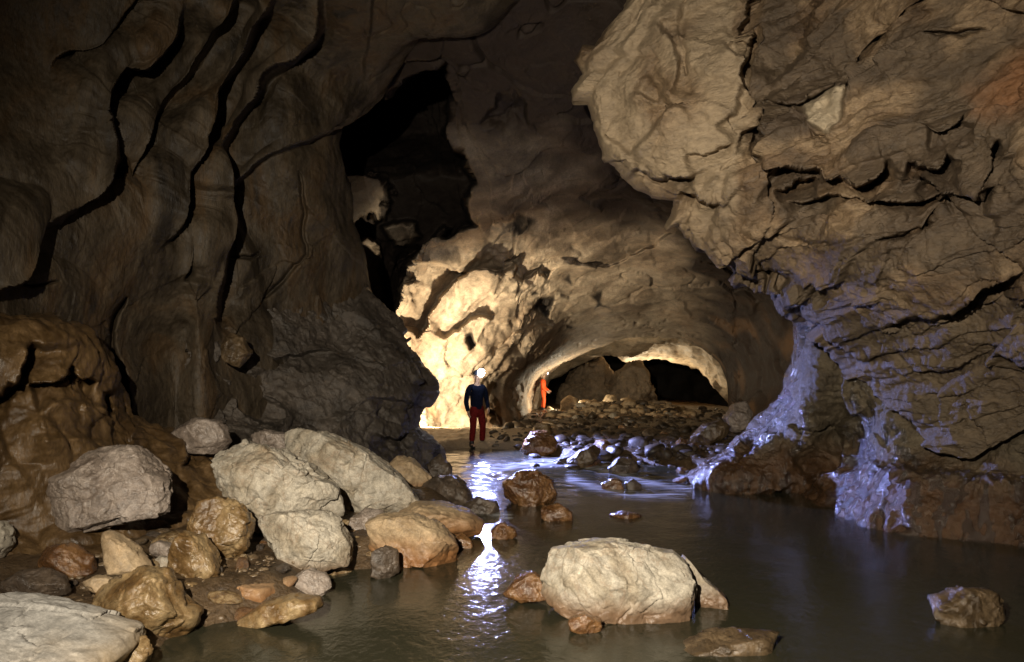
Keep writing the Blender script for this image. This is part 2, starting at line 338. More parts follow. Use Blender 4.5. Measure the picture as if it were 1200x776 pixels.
def lw_depth(x, y, wx, wy):
    d = LW(x, y)
    d += step(wx, wy, [(150, -30), (140, 3), (116, 33), (102, 46), (75, 56), (60, 84)], .25, .06, 3, 40)
    d += step(wx, wy, S2, .66, .34, 5, 75, vary=.3, taper=50)
    d += step(wx, wy, [(290, -10), (262, 28), (222, 80), (178, 124), (142, 165), (118, 225)], .35, .22, 12, 60, taper=20)
    d += step(wx, wy, S4, .64, .34, 6, 65, vary=.2, taper=60)
    d += step(wx, wy, S5, .64, .34, 6, 70, vary=.2, taper=50)
    d += step(wx, wy, [(216, 205), (213, 230), (213, 270), (217, 300), (214, 332)], .35, .05, 3, 22, taper=10)
    d += step(wx, wy, S7, .6, .10, 4, 110, side=1, taper=12)
    d += step(wx, wy, [(450, -40), (430, 20), (428, 50), (425, 80), (424, 100)], .10, .03, 4, 20)
    d += crack(wx, wy, [(345, 200), (352, 250), (348, 300), (330, 330), (310, 350)], .15, 2)
    d += crack(wx, wy, [(60, 330), (20, 338), (-20, 336)], .12, 2)
    d += crack(wx, wy, [(150, 350), (140, 390), (146, 440), (148, 490)], .3, 3)
    d += crack(wx, wy, [(262, 300), (290, 305), (300, 296)], .2, 2)
    d += 0.45 * np.exp(-((wx - 195) / 38.) ** 2) * sstep(wy, 330, 430) - .25 * np.exp(-((wx - 235) / 16.) ** 2) * sstep(wy, 180, 260)
    return d
def lw_relief(V, x, y, wx, wy):
    n = .26 * fbm(V * .42, 3, 11)
    # long folds running down the wall
    fo = V[:, 0] * .8 - V[:, 1] * .35 - V[:, 2] * .55 + .35 * fbm(V * .5, 2, 14)
    n += .34 * np.abs(noise(np.stack([fo * 1.15, V[:, 2] * .18, V[:, 1] * .12], 1), 15)) * sstep(y, 420, 260)
    s = noise(V * 2.0 + .6 * fbm(V * 1.1, 2, 5)[:, None], 33)
    n += .016 * ridged(np.stack([fo * 4.0, V[:, 2] * .5, V[:, 1] * .4], 1), 4, 17) + .016 * np.abs(s) + .012 * ridged(V * 4.5, 4, 40) + .006 * fbm(V * 14, 2, 41)
    f, g = facets(V * .8 + .25 * fbm(V * 1.5, 2, 8)[:, None], 3)
    n += .07 * f * sstep(y, 160, 360)
    g2 = facets(V * np.array([.55, .55, .45]) + .5 * fbm(V * .9, 3, 18)[:, None], 13)[1]
    n -= .03 * np.exp(-(g2 / .015) ** 2) * sstep(noise(V * .5, 71), .15, .35)
    return n
LB = [(640, -180), (600, -15), (585, 8), (565, 28), (545, 34), (520, 38), (503, 50), (490, 62), (470, 85), (448, 112), (420, 132), (397, 145), (397, 170), (409, 215), (402, 260), (412, 290), (425, 330), (440, 360), (455, 390), (460, 450), (450, 560)]
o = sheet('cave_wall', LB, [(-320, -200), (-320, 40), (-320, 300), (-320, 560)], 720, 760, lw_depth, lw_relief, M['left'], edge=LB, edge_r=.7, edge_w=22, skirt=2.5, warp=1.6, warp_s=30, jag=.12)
structure(o)

# back wall, chimney and ceiling
EW = TPS([(640, -200, 9.6), (600, 0, 10.9), (600, 100, 12.8), (700, 0, 10.9), (700, 120, 12.8), (720, 200, 15), (650, 200, 15), (800, 0, 10.5), (900, 0, 10), (800, 150, 13.5), (800, 260, 17), (720, 280, 19),
          (720, 340, 22.5), (720, 385, 26), (740, 402, 28), (790, 405, 28), (850, 445, 27), (640, 380, 23), (640, 420, 26), (600, 440, 24.2), (600, 500, 24.2), (610, 480, 27.5), (629, 480, 35.5), (645, 440, 35.5), (634, 450, 35), (560, 440, 22), (560, 500, 21.8), (520, 440, 21.2), (505, 510, 20.8), (470, 400, 20.0),
          (500, 350, 19.4), (560, 350, 20.2), (540, 290, 17.6), (600, 300, 18.5), (570, 230, 15.2), (560, 150, 13.6), (540, 90, 12.4), (420, 300, 16.5), (420, 150, 14.6), (420, 0, 11.4), (300, 300, 15.5), (300, 550, 16), (470, 540, 17), (900, 300, 18), (900, 420, 22), (860, 520, 23), (950, 560, 21), (960, 250, 15), (1050, 100, 11), (1050, 500, 18)])
HOLE = [(350, 100), (436, 100), (452, 113), (495, 83), (520, 77), (528, 108), (521, 160), (545, 185), (554, 215), (549, 240), (557, 266), (530, 281), (500, 287), (487, 300), (478, 330), (462, 372), (440, 380), (360, 330)]
KNOB = [(446, 262), (462, 258), (486, 262), (494, 276), (486, 288), (462, 282)]
LIT = [(385, 196), (412, 206), (436, 205), (455, 211), (457, 236), (448, 256), (426, 250), (408, 268), (385, 275)]
SPUR = [(385, 284), (424, 284), (437, 290), (440, 318), (447, 350), (436, 353), (424, 335), (385, 345)]
def e_depth(x, y, wx, wy):
    d = EW(x, y)
    hd = 5.6 + 4.5 * sstep(212 - wy, 0, 60)
    d += hd * blob(wx, wy, HOLE, 3) - 1.2 * blob(wx + 11 * noise(np.stack([x / 9, y / 9, x * 0], 1), 3), wy + 11 * noise(np.stack([x / 9, y / 9, x * 0], 1), 4), LIT, 4) - 1.6 * blob(wx, wy, SPUR, 4) - 1.2 * blob(wx, wy, [(446, 262), (462, 258), (486, 262), (494, 276), (486, 288), (462, 282)], 4)
    d -= 2.6 * blob(wx, wy, [(500, 284), (512, 270), (520, 262), (526, 268), (512, 284)], 3)
    d += step(wx, wy, [(492, 398), (500, 378), (508, 362), (522, 344), (540, 326), (552, 314), (566, 318), (584, 318), (594, 326)], 1.5, .5, 3, 34, taper=12)
    d += step(wx, wy, [(478, 306), (495, 304), (512, 306), (530, 312), (552, 318)], 1.0, .35, 3, 26, side=1, taper=10)
    d += step(wx, wy, [(640, 300), (690, 310), (725, 312), (745, 300), (775, 285), (800, 262)], .5, .1, 4, 40, side=-1)
    d += step(wx, wy, [(470, 318), (484, 300), (496, 290)], 1.0, .4, 3, 20, side=-1, taper=6)
    d += step(wx, wy, [(466, 372), (474, 350), (486, 334), (498, 326)], .8, .3, 3, 20, side=-1, taper=8)
    d += step(wx, wy, [(520, 400), (534, 384), (556, 372), (580, 368)], .5, .25, 4, 22, side=-1, taper=10)
    d += step(wx, wy, [(576, 420), (600, 396), (626, 384), (650, 382)], .45, .2, 4, 26, side=-1, taper=12)
    d += step(wx, wy, [(590, 300), (604, 312), (598, 326)], .5, .2, 3, 16, side=-1, taper=6)
    d += step(wx, wy, [(612, 330), (630, 322), (644, 330)], .45, .15, 3, 16, side=-1, taper=6)
    d += step(wx, wy, [(560, 265), (585, 262), (610, 258), (622, 272), (600, 284)], .5, .15, 4, 26, side=1, taper=14)
    d += step(wx, wy, [(600, 90), (622, 108), (624, 150)], .35, .1, 4, 60, side=1)
    d += step(wx, wy, [(600, 90), (580, 110), (556, 145)], .35, .1, 4, 60, side=-1)
    d += .5 * blob(wx, wy, [(545, 392), (553, 389), (554, 404), (547, 407)], 2) + .4 * blob(wx, wy, [(630, 366), (636, 352), (650, 346), (648, 366), (640, 372)], 3)
    for l in ([(612, 448), (606, 470), (610, 490), (622, 505)], [(600, 455), (596, 475), (602, 492), (614, 508)], [(632, 440), (622, 462), (624, 482), (634, 498)]): d += crack(wx, wy, l, .8, 2.2)
    d += crack(wx, wy, [(570, 478), (580, 490), (590, 505)], .8, 2.5)
    d += step(wx, wy, [(700, 100), (715, 108), (740, 112), (800, 130)], .3, .1, 6, 60, side=1)
    return d
def d_rim(x, y): return pdist(x, y, YB[4:16])[0]
def e_relief(V, x, y, wx, wy):
    lit = sstep(700 - x, 0, 120) * sstep(y, 240, 300)
    rim = 1 - .75 * sstep(d_rim(x, y), 60, 15)
    n = (.24 * fbm(V * .33, 3, 51) + .05 * ridged(V * np.array([.9, .9, .9]) + .3, 4, 61)) * rim
    f, g = facets(V * .55 + .3 * fbm(V * .8, 2, 9)[:, None], 15)
    n += (.10 + .03 * lit) * f * rim
    f2, g2 = facets(V * 1.6 + .3 * fbm(V * 1.8, 2, 19)[:, None], 25)
    n += (.035 + .01 * lit) * f2 + lit * .03 * ridged(V * 3.5, 4, 79)
    n += lit * (.16 * ridged(np.stack([V[:, 0] * .9 - V[:, 2] * .9, V[:, 1] * .5, V[:, 2] * .25 + V[:, 0] * .25], 1) * 1.6, 4, 77) + .05 * noise(V * 4, 78))
    n -= .12 * np.exp(-(g / .02) ** 2) * sstep(noise(V * .4, 72), 0, .3)
    return n
STAINS = [([(545, 388), (554, 388), (555, 405), (547, 408)], 1), ([(630, 370), (634, 352), (651, 345), (649, 364), (641, 374), (637, 366)], 2), ([(690, 344), (703, 338), (701, 350), (716, 360), (703, 356), (694, 366), (698, 352)], 2),
          ([(612, 264), (628, 262), (622, 272), (616, 276)], 3), ([(600, 262), (610, 255), (618, 262), (608, 280), (600, 276)], 3), ([(661, 378), (673, 380), (668, 384), (660, 383)], 1.5), ([(660, 330), (668, 322), (672, 334)], 2), ([(624, 344), (634, 345), (626, 350)], 1)]
def e_stain_shade(x, y, wx, wy, V):
    r = .55 * blob(wx, wy, HOLE, 3) * (1 - blob(wx, wy, LIT, 3)) * (1 - blob(wx, wy, KNOB, 3)) * (1 - blob(wx, wy, SPUR, 3)) * (1 - .6 * sstep(y, 270, 300))  # shade of the hole painted dark, its lit knobs left out
    for p, s in STAINS: r = np.maximum(r, blob(wx, wy, p, s))
    k = noise(V * 2.4, 91) + .5 * noise(V * 5, 92)
    return np.maximum(r, .75 * sstep(k, .42, .6) * sstep(700 - x, 0, 60) * sstep(x, 560, 620) * sstep(y, 250, 290))
def e_ochre(x, y, wx, wy, V):
    return .75 * np.clip(sstep(y, 440, 490) * sstep(680 - x, 0, 60) * sstep(noise(V * 1.3, 93), -.15, .35) + .35 * sstep(noise(V * .9, 94), .15, .5) * sstep(y, 330, 400), 0, 1)
YB = [(330, 552), (500, 552), (622, 552), (632, 500), (638, 468), (645, 438), (660, 425), (700, 408), (735, 395), (765, 394), (795, 397), (822, 408), (842, 425), (851, 445), (853, 470), (856, 520), (870, 552), (960, 560), (1060, 560)]
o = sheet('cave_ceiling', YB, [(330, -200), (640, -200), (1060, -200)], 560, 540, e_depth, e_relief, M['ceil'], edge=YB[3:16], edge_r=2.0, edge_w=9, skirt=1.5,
          attrs={'stain_shade': e_stain_shade, 'ochre': e_ochre, 'brown': lambda x, y, wx, wy, V: np.clip(sstep(225 + 80 * noise(V * .6, 3) + 40 * noise(V * 1.7, 4) + np.maximum(x - 640, 0) * .42 + np.maximum(500 - x, 0) * .8 - y, -100, 80) + sstep(x, 780, 860) + blob(wx, wy, HOLE, 3) - 1.0 * blob(wx, wy, LIT, 3) - 1.0 * blob(wx, wy, KNOB, 3) - .8 * blob(wx, wy, SPUR, 3), 0, 1)}, warp=2.6, jag=.3)  # brown ceiling rock; hole also coloured dark for shade, lit knobs kept pale
structure(o)

# far chamber behind the arch
GB = [(600, 470), (640, 452), (655, 443), (680, 431), (700, 421), (716, 414), (726, 417), (760, 421), (792, 424), (815, 430), (831, 441), (841, 456), (846, 470), (858, 482), (900, 500)]
GT = TPS([(600, 470, 41), (640, 450, 39), (700, 425, 40), (640, 400, 36.5), (720, 380, 30), (760, 425, 43), (760, 395, 33), (800, 432, 43), (840, 465, 41), (860, 430, 33), (900, 480, 36), (900, 360, 28), (600, 360, 27)])
o = sheet('cave_ceiling', GB, [(600, 350), (900, 350)], 240, 90, lambda x, y, wx, wy: GT(x, y),
          lambda V, x, y, wx, wy: .35 * fbm(V * .5, 4, 5) + .12 * ridged(V * np.array([.6, .6, 2.4]), 4, 6), M['farceil'], edge=GB, edge_r=1.0, edge_w=4, skirt=3)
structure(o)
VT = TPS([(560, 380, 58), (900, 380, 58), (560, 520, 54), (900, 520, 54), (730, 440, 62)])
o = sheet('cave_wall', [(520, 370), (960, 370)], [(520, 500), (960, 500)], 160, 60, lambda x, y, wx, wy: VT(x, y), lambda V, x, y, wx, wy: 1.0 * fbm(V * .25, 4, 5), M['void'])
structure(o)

# ------------------------------------------------------------------ overhang on the right
OB = [(800, -200), (745, -60), (727, 0), (709, 21), (678, 72), (691, 88), (682, 105), (688, 130), (699, 161), (708, 186), (727, 203), (743, 221), (762, 230), (792, 233), (797, 260), (815, 285), (832, 293), (850, 296), (853, 312), (866, 332),
      (885, 340), (903, 338), (915, 355), (920, 369), (931, 375), (962, 377), (976, 400), (997, 432), (1030, 462), (1062, 482), (1078, 503), (1108, 514), (1150, 520), (1200, 497), (1300, 470), (1480, 420)]
OT = TPS([(700, 100, 8.3), (740, -160, 8.6), (730, 200, 8.2), (790, 100, 7.6), (800, 0, 7.9), (850, 200, 7.4), (800, 250, 8.0), (860, 300, 8.3), (905, 340, 8.9), (940, 375, 9.2), (960, 300, 7.5), (1000, 100, 6.9), (1000, 200, 6.6), (1000, 350, 7.6), (1000, 430, 8.9),
          (1200, 0, 5.6), (1200, 150, 5.5), (1200, 300, 5.9), (1200, 400, 6.7), (1120, 440, 7.7), (1110, 510, 8.25), (1200, 495, 7.45), (1480, 0, 4.1), (1480, 250, 4.2), (1480, 420, 5.0), (900, 0, 7.6), (1100, -180, 5.6), (1450, -180, 4.0), (900, -180, 7.2)])
def oh_depth(x, y, wx, wy):
    d = OT(x, y)
    # smooth pale block on the left, darker recess beside it
    d += step(wx, wy, [(882, -40), (876, 20), (868, 55), (854, 80), (856, 109), (869, 136), (876, 150)], .50, .16, 6, 46, taper=16)
    d += step(wx, wy, [(866, 144), (880, 149), (904, 147)], .34, .05, 3, 26, side=1, taper=6)
    d += step(wx, wy, [(976, -40), (956, 40), (936, 80), (910, 114)], .36, .10, 9, 44, side=1, taper=20)
    d += step(wx, wy, [(905, 118), (928, 128), (957, 120), (976, 115)], .36, .08, 3, 16, side=1, taper=8)
    d += step(wx, wy, [(914, 136), (903, 154), (900, 180), (905, 200)], .42, .12, 5, 44, side=1, taper=12)
    d += step(wx, wy, [(740, 186), (751, 172), (774, 150), (799, 125)], .26, .12, 5, 46, side=-1, taper=10)
    d += step(wx, wy, [(740, 196), (753, 206), (776, 211), (794, 203), (818, 205)], .42, .10, 3, 20, side=1, taper=8)
    d += step(wx, wy, [(798, 221), (815, 232), (847, 237)], .40, .08, 3, 20, side=1, taper=8)
    d += step(wx, wy, [(740, 106), (765, 122), (792, 103)], .16, .10, 5, 26, side=-1, taper=10)
    d += step(wx, wy, [(770, 30), (788, 66), (794, 95), (786, 112)], .22, .10, 6, 30, side=-1, taper=12)
    d += step(wx, wy, [(846, 62), (858, 74), (866, 66), (868, 50)], .16, .06, 4, 16, side=-1, taper=6)
    for l in ([(772, -6), (736, 50), (700, 86)], [(752, -6), (720, 50), (690, 78)], [(788, -4), (762, 40), (726, 88)], [(806, 0), (800, 40), (806, 90)]): d += crack(wx, wy, l, .07, 5)
    d += step(wx, wy, [(830, 150), (846, 138), (852, 120), (850, 100)], .16, .05, 5, 24, side=1, taper=10)
    d += step(wx, wy, [(800, 182), (830, 172), (856, 170)], .16, .05, 4, 24, side=1, taper=10)
    d += .16 * np.exp(-(((wx - 722) / 16.) ** 2 + ((wy - 128) / 30.) ** 2))
    d += step(wx, wy, [(745, 196), (765, 204), (800, 206), (840, 190)], .16, .07, 6, 26, side=1)
    d += crack(wx, wy, [(874, 150), (885, 150), (905, 145)], .3, 3)
    d += crack(wx, wy, [(1088, -4), (1062, 18), (1040, 48), (1018, 66), (1006, 92), (990, 114), (975, 116)], .75, 4.2, taper=60)
    d += step(wx, wy, [(990, 114), (1006, 92), (1018, 66), (1040, 48), (1062, 18)], .12, .05, 3, 40, side=-1)
    # ledges
    d += step(wx, wy, [(903, 194), (925, 205), (958, 202), (972, 212), (1008, 211), (1030, 200), (1046, 182)], .55, .16, 3, 24, side=1, taper=14)
    d += step(wx, wy, [(908, 224), (930, 217), (956, 209)], .40, .08, 3, 14, side=1, taper=8)
    d += step(wx, wy, [(918, 239), (948, 234), (1000, 222), (1050, 233), (1090, 231), (1112, 221), (1128, 213)], .46, .12, 3, 18, side=1, taper=14)
    d += step(wx, wy, [(1076, 199), (1098, 207), (1120, 211), (1150, 211), (1182, 214)], .70, .16, 3, 26, side=1, taper=10)
    d += step(wx, wy, [(1140, 214), (1152, 196), (1160, 175), (1172, 158)], .3, .06, 3, 24, side=1, taper=10)
    d += step(wx, wy, [(1060, 190), (1080, 196), (1100, 194), (1116, 180)], .36, .08, 3, 18, side=1, taper=8)
    d += step(wx, wy, [(1082, 153), (1102, 150), (1118, 142), (1138, 130)], .26, .06, 3, 18, side=1, taper=8)
    d += crack(wx, wy, [(1068, 272), (1104, 256), (1124, 246), (1146, 226)], .35, 2.4)
    d += crack(wx, wy, [(1032, 281), (1060, 277), (1085, 267), (1100, 258)], .22, 2.2)
    d += step(wx, wy, [(1022, 384), (1034, 380), (1060, 363), (1081, 360), (1106, 349), (1148, 335), (1200, 315)], .50, .12, 3, 30, side=1)
    d += crack(wx, wy, [(885, 318), (905, 322), (930, 330)], .25, 2.4) + crack(wx, wy, [(890, 305), (896, 318), (902, 334)], .3, 3)
    d += crack(wx, wy, [(870, 260), (930, 282), (990, 284), (1020, 276)], .10, 3)
    d += crack(wx, wy, [(1096, 44), (1125, 42), (1150, 34)], .18, 2)
    d -= .12 * blob(wx, wy, [(951, 124), (990, 118), (986, 140), (974, 157), (954, 152)], 3)
    d += step(wx, wy, [(951, 158), (975, 158)], .12, 0, 3, 12, side=1, taper=4)
    d += .22 * np.exp(-(((wx - 968) / 46.) ** 2 + ((wy - 440) / 40.) ** 2))
    return d
def oh_relief(V, x, y, wx, wy):
    rough = 1 - .78 * sstep(875 - x, 0, 50) * sstep(260 - y, 0, 40)
    # beds dip down to the left
    b = np.stack([V[:, 0] * .55 + V[:, 2] * .25, V[:, 1] * .8, V[:, 2] * 1.9 - V[:, 0] * .75], 1)
    n = .09 * fbm(V * .8, 2, 31) + rough * (.055 * ridged(b * np.array([.8, 1, 1.3]) + .25 * fbm(V * .9, 2, 132)[:, None], 4, 32, gain=.5))
    bs = V[:, 2] * .95 - V[:, 0] * .24 + V[:, 1] * .12 + .22 * fbm(V * .7, 3, 131)
    def beds(fq, sd, off):
        q = bs * fq + off; fr = q - np.floor(q); k = np.floor(q)
        am = .25 + 1.1 * sstep(noise(np.stack([V[:, 0] * .8 + k * 3.1, V[:, 1] * .8, k * 1.7], 1), sd), -.25, .45)
        return am * (1 - fr) * sstep(fr, 0, .05)
    n += rough * (.13 * beds(1.7, 133, .3) + .045 * beds(5.3, 134, 0))
    f, g = facets(b * 1.1 + .35 * fbm(V * 1.6, 3, 33)[:, None], 34)
    f0, g0 = facets(np.stack([V[:, 0] * .75, V[:, 1] * .75, V[:, 2] * .95 - V[:, 0] * .2], 1) + .12 * fbm(V * 1.2, 2, 233)[:, None], 234, tilt=.9)
    n += (.19 + .03 * (1 - rough)) * f0 + rough * .06 * f
    f2, g2 = facets(b * 2.9 + .35 * fbm(V * 4, 2, 35)[:, None], 36)
    n += rough * .035 * f2 - rough * .02 * np.exp(-(g / .015) ** 2) * sstep(noise(V * .9, 73), .15, .35)
    n += .012 * ridged(b * np.array([5., 5., 5.]), 3, 137) * rough + .016 * fbm(V * 9, 3, 37) * (rough + .3) + .024 * fbm(V * 3.2, 3, 38)
    k = 1 - rough
    n += k * (.03 * ridged(np.stack([V[:, 0] * 1.7 + V[:, 2] * .3, V[:, 1], V[:, 2] * .8], 1), 2, 39) + .05 * facets(V * 2.0 + .2 * fbm(V * 2, 2, 235)[:, None], 236)[0])
    return n
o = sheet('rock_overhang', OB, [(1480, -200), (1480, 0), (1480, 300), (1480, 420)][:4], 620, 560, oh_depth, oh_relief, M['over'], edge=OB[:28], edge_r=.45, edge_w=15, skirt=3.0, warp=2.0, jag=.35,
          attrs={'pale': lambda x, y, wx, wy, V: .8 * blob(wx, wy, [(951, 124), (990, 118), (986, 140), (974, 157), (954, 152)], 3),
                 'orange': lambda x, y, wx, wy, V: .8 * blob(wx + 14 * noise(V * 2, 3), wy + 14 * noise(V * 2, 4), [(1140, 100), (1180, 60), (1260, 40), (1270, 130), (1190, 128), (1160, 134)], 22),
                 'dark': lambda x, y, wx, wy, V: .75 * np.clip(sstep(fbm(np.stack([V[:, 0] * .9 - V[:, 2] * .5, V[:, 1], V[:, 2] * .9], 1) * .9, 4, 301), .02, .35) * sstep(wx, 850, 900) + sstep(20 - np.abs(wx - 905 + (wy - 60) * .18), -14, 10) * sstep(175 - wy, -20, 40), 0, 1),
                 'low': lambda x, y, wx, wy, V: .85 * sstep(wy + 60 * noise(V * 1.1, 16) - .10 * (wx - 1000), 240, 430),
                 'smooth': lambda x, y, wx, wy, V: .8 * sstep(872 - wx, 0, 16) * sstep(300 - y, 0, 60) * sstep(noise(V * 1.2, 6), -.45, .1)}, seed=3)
tag(o, 'massive tan fractured rock overhang bulging out of the right wall above the pool', 'rock overhang')

# ------------------------------------------------------------------ wet foot of the right wall
RB = [(905, 320), (924, 350), (929, 375), (927, 400), (924, 438), (917, 470), (900, 486), (881, 507), (855, 529), (825, 541), (806, 560), (802, 600), (802, 625)]
RT = TPS([(930, 340, 10.6), (930, 420, 10.9), (915, 475, 11.0), (880, 510, 11.1), (815, 560, 11.3), (830, 590, 11.0), (960, 440, 10.0), (960, 520, 10.2), (950, 576, 10.6), (985, 520, 10.5), (1010, 470, 9.4), (1020, 530, 9.2), (965, 595, 9.6), (1050, 560, 8.6), (1050, 618, 8.2),
          (1100, 520, 8.45), (1200, 530, 7.6), (1200, 600, 7.8), (1200, 640, 7.5), (1100, 640, 7.9), (1100, 420, 8.6), (1200, 420, 7.7), (1480, 420, 5.8), (1480, 640, 5.6), (1200, 760, 7.3), (1480, 760, 5.4), (1050, 700, 8.0), (1050, 350, 9.3), (1480, 330, 5.7), (960, 660, 9.2), (830, 660, 10.6)])
def rl_depth(x, y, wx, wy):
    d = RT(x, y)
    d += step(wx, wy, [(1003, 395), (1001, 430), (992, 465), (987, 500), (984, 545), (960, 560), (948, 570)], .55, .28, 6, 40, side=1, taper=14)
    d -= .25 * np.exp(-((wx - 945 + (wy - 470) * .12) / 26.) ** 2) * sstep(wy, 380, 420) * sstep(570 - wy, 0, 40)
    d += crack(wx, wy, [(925, 500), (955, 508), (984, 496)], .10, 3)
    d += step(wx, wy, [(1060, 480), (1075, 505), (1110, 520), (1150, 524), (1200, 500), (1300, 470)], .12, 0, 5, 34, side=1)
    d += step(wx, wy, [(965, 548), (1010, 535), (1060, 538), (1110, 545), (1160, 560), (1240, 560)], -.25, .0, 16, 60, side=1)
    d += step(wx, wy, [(945, 566), (930, 568), (905, 572), (880, 572)], .25, .1, 4, 30, side=-1)
    d -= .35 * np.exp(-(((wx - 870) / 42.) ** 2 + ((wy - 560) / 22.) ** 2))
    return d
def rl_relief(V, x, y, wx, wy):
    n = .13 * fbm(V * .7, 3, 41) + .06 * ridged(np.stack([V[:, 0] * 1.6, V[:, 1] * 1.6, V[:, 2] * .55], 1) * 1.2, 4, 42)
    f, g = facets(V * np.array([1.3, 1.3, 1.0]) + .4 * fbm(V * 1.8, 2, 43)[:, None], 44)
    n += .10 * f + .03 * fbm(V * 4, 4, 45) + .02 * ridged(V * 8, 4, 46)
    low = sstep(y, 520, 560)
    n += low * .05 * ridged(np.stack([V[:, 0] * 3 - V[:, 2] * 1.5, V[:, 1] * 3, V[:, 2] * .9], 1), 3, 47)
    return n
def rl_wet(x, y, wx, wy, V):
    s1 = np.exp(-(pdist(wx, wy, [(950, 376), (930, 400), (926, 440), (915, 480), (890, 512), (860, 528), (830, 545)])[0] / 17.) ** 2)
    s2 = blob(wx, wy, [(1000, 440), (1022, 462), (1028, 490), (1060, 505), (1070, 530), (1100, 545), (1060, 560), (990, 600), (950, 575), (984, 545), (988, 480)], 10)
    s3 = .9 * sstep(y, 540, 580) + .7 * blob(wx, wy, [(1010, 410), (1060, 430), (1090, 420), (1070, 455), (1040, 470), (1015, 450)], 12) + .8 * np.exp(-(pdist(wx, wy, [(950, 480), (940, 505), (930, 540), (915, 570)])[0] / 8.) ** 2)
    return np.clip(np.maximum(s1, np.maximum(s2, s3)) * (.10 + 1.3 * sstep(noise(V * np.array([7, 7, 2.2]), 48) + .6 * noise(V * np.array([17, 17, 6]), 49), -.16, .14)), 0, 1)
o = sheet('rock_wall', RB, [(1480, 300), (1480, 760)], 440, 460, rl_depth, rl_relief, M['foot'], edge=RB, edge_r=1.0, edge_w=26, skirt=3.0, warp=3, attrs={'wet': rl_wet}, seed=5)
tag(o, 'wet brown foot of the right wall with bluish gleaming streaks beside the pool', 'rock wall')

# ------------------------------------------------------------------ dark outcrop at the foot of the left wall
QB = [(400, 330), (430, 352), (458, 378), (476, 400), (492, 425), (508, 448), (511, 460), (505, 470), (495, 478), (492, 498), (505, 512), (518, 526), (522, 545), (505, 580)]
QT = TPS([(240, 400, 9.9), (300, 400, 10.8), (400, 370, 12.2), (440, 380, 12.4), (480, 430, 12.6), (505, 460, 12.9), (440, 460, 11.7), (380, 440, 11.2), (330, 480, 10.4), (260, 480, 9.9), (300, 540, 9.4), (400, 520, 10.9), (470, 520, 11.9), (510, 540, 13.0), (440, 570, 11.2), (250, 560, 9.0)])
def q_depth(x, y, wx, wy):
    d = QT(x, y)
    d += step(wx, wy, [(300, 405), (330, 420), (360, 412), (400, 405)], .3, .1, 5, 40, side=1)
    d += step(wx, wy, [(420, 470), (450, 462), (480, 468), (505, 475)], .35, .1, 5, 40, side=1)
    d += step(wx, wy, [(260, 455), (285, 475), (305, 490), (330, 505)], .35, .12, 4, 40, side=-1)
    d += step(wx, wy, [(333, 470), (328, 490), (330, 510)], .3, .1, 3, 30, side=1, taper=8)
    d += step(wx, wy, [(430, 505), (460, 512), (490, 505)], .4, .15, 4, 30, side=1)
    return d
def q_relief(V, x, y, wx, wy):
    f, g = facets(V * 1.0 + .4 * fbm(V * 1.4, 2, 53)[:, None], 54); f2, g2 = facets(V * 2.6 + .3 * fbm(V * 3, 2, 55)[:, None], 56)
    return .16 * fbm(V * .7, 3, 57) + .16 * f + .06 * f2 + .04 * ridged(V * 3, 4, 58) + .015 * fbm(V * 9, 3, 59)
o = sheet('rock_outcrop', QB, [(215, 400), (225, 460), (235, 520), (240, 580)], 240, 280, q_depth, q_relief, M['outcrop'], edge=QB, edge_r=.9, edge_w=22, skirt=2.0, seed=6)
tag(o, 'dark grey rugged rock outcrop at the foot of the left wall beside the walker', 'rock outcrop')

# ------------------------------------------------------------------ flowstone
FB = [(-320, 350), (-60, 362), (0, 367), (50, 372), (90, 385), (120, 405), (140, 430), (148, 460), (152, 490), (200, 505), (250, 532), (285, 560)]
FT = TPS([(-320, 360, 4.1), (-320, 800, 3.4), (0, 370, 6.1), (0, 420, 5.75), (0, 480, 5.85), (0, 560, 5.7), (0, 640, 5.75), (0, 720, 5.0), (60, 375, 6.5), (60, 420, 6.1), (80, 450, 6.4), (140, 430, 7.3), (140, 480, 7.4), (60, 480, 6.0), (100, 520, 6.5), (100, 600, 6.3), (100, 680, 5.7), (200, 520, 8.0), (180, 600, 7.0), (200, 660, 6.4), (285, 560, 8.4), (280, 620, 7.1), (300, 670, 6.5)])
def f_depth(x, y, wx, wy):
    d = FT(x, y)
    d += step(wx, wy, [(-30, 470), (0, 452), (18, 440), (27, 420), (27, 402)], .55, .1, 4, 40, side=1, taper=10)
    d += step(wx, wy, [(30, 450), (42, 446), (62, 441), (80, 432), (100, 440), (118, 446)], .45, .12, 4, 26, side=1, taper=10)
    d += crack(wx, wy, [(82, 428), (79, 440), (80, 450)], .6, 3) + crack(wx, wy, [(92, 438), (90, 450)], .4, 2.5)
    d += step(wx, wy, [(40, 470), (70, 466), (110, 468), (128, 474), (132, 484)], -.25, 0, 6, 26, side=1, taper=8)
    d += step(wx, wy, [(118, 460), (122, 470), (126, 488)], .4, .05, 3, 14, side=-1, taper=6)
    d += step(wx, wy, [(20, 515), (60, 505), (110, 508), (170, 520), (210, 540)], -.15, 0, 10, 40, side=1)
    d += step(wx, wy, [(205, 512), (212, 530), (206, 560)], .25, .06, 4, 24, side=-1, taper=8)
    return d
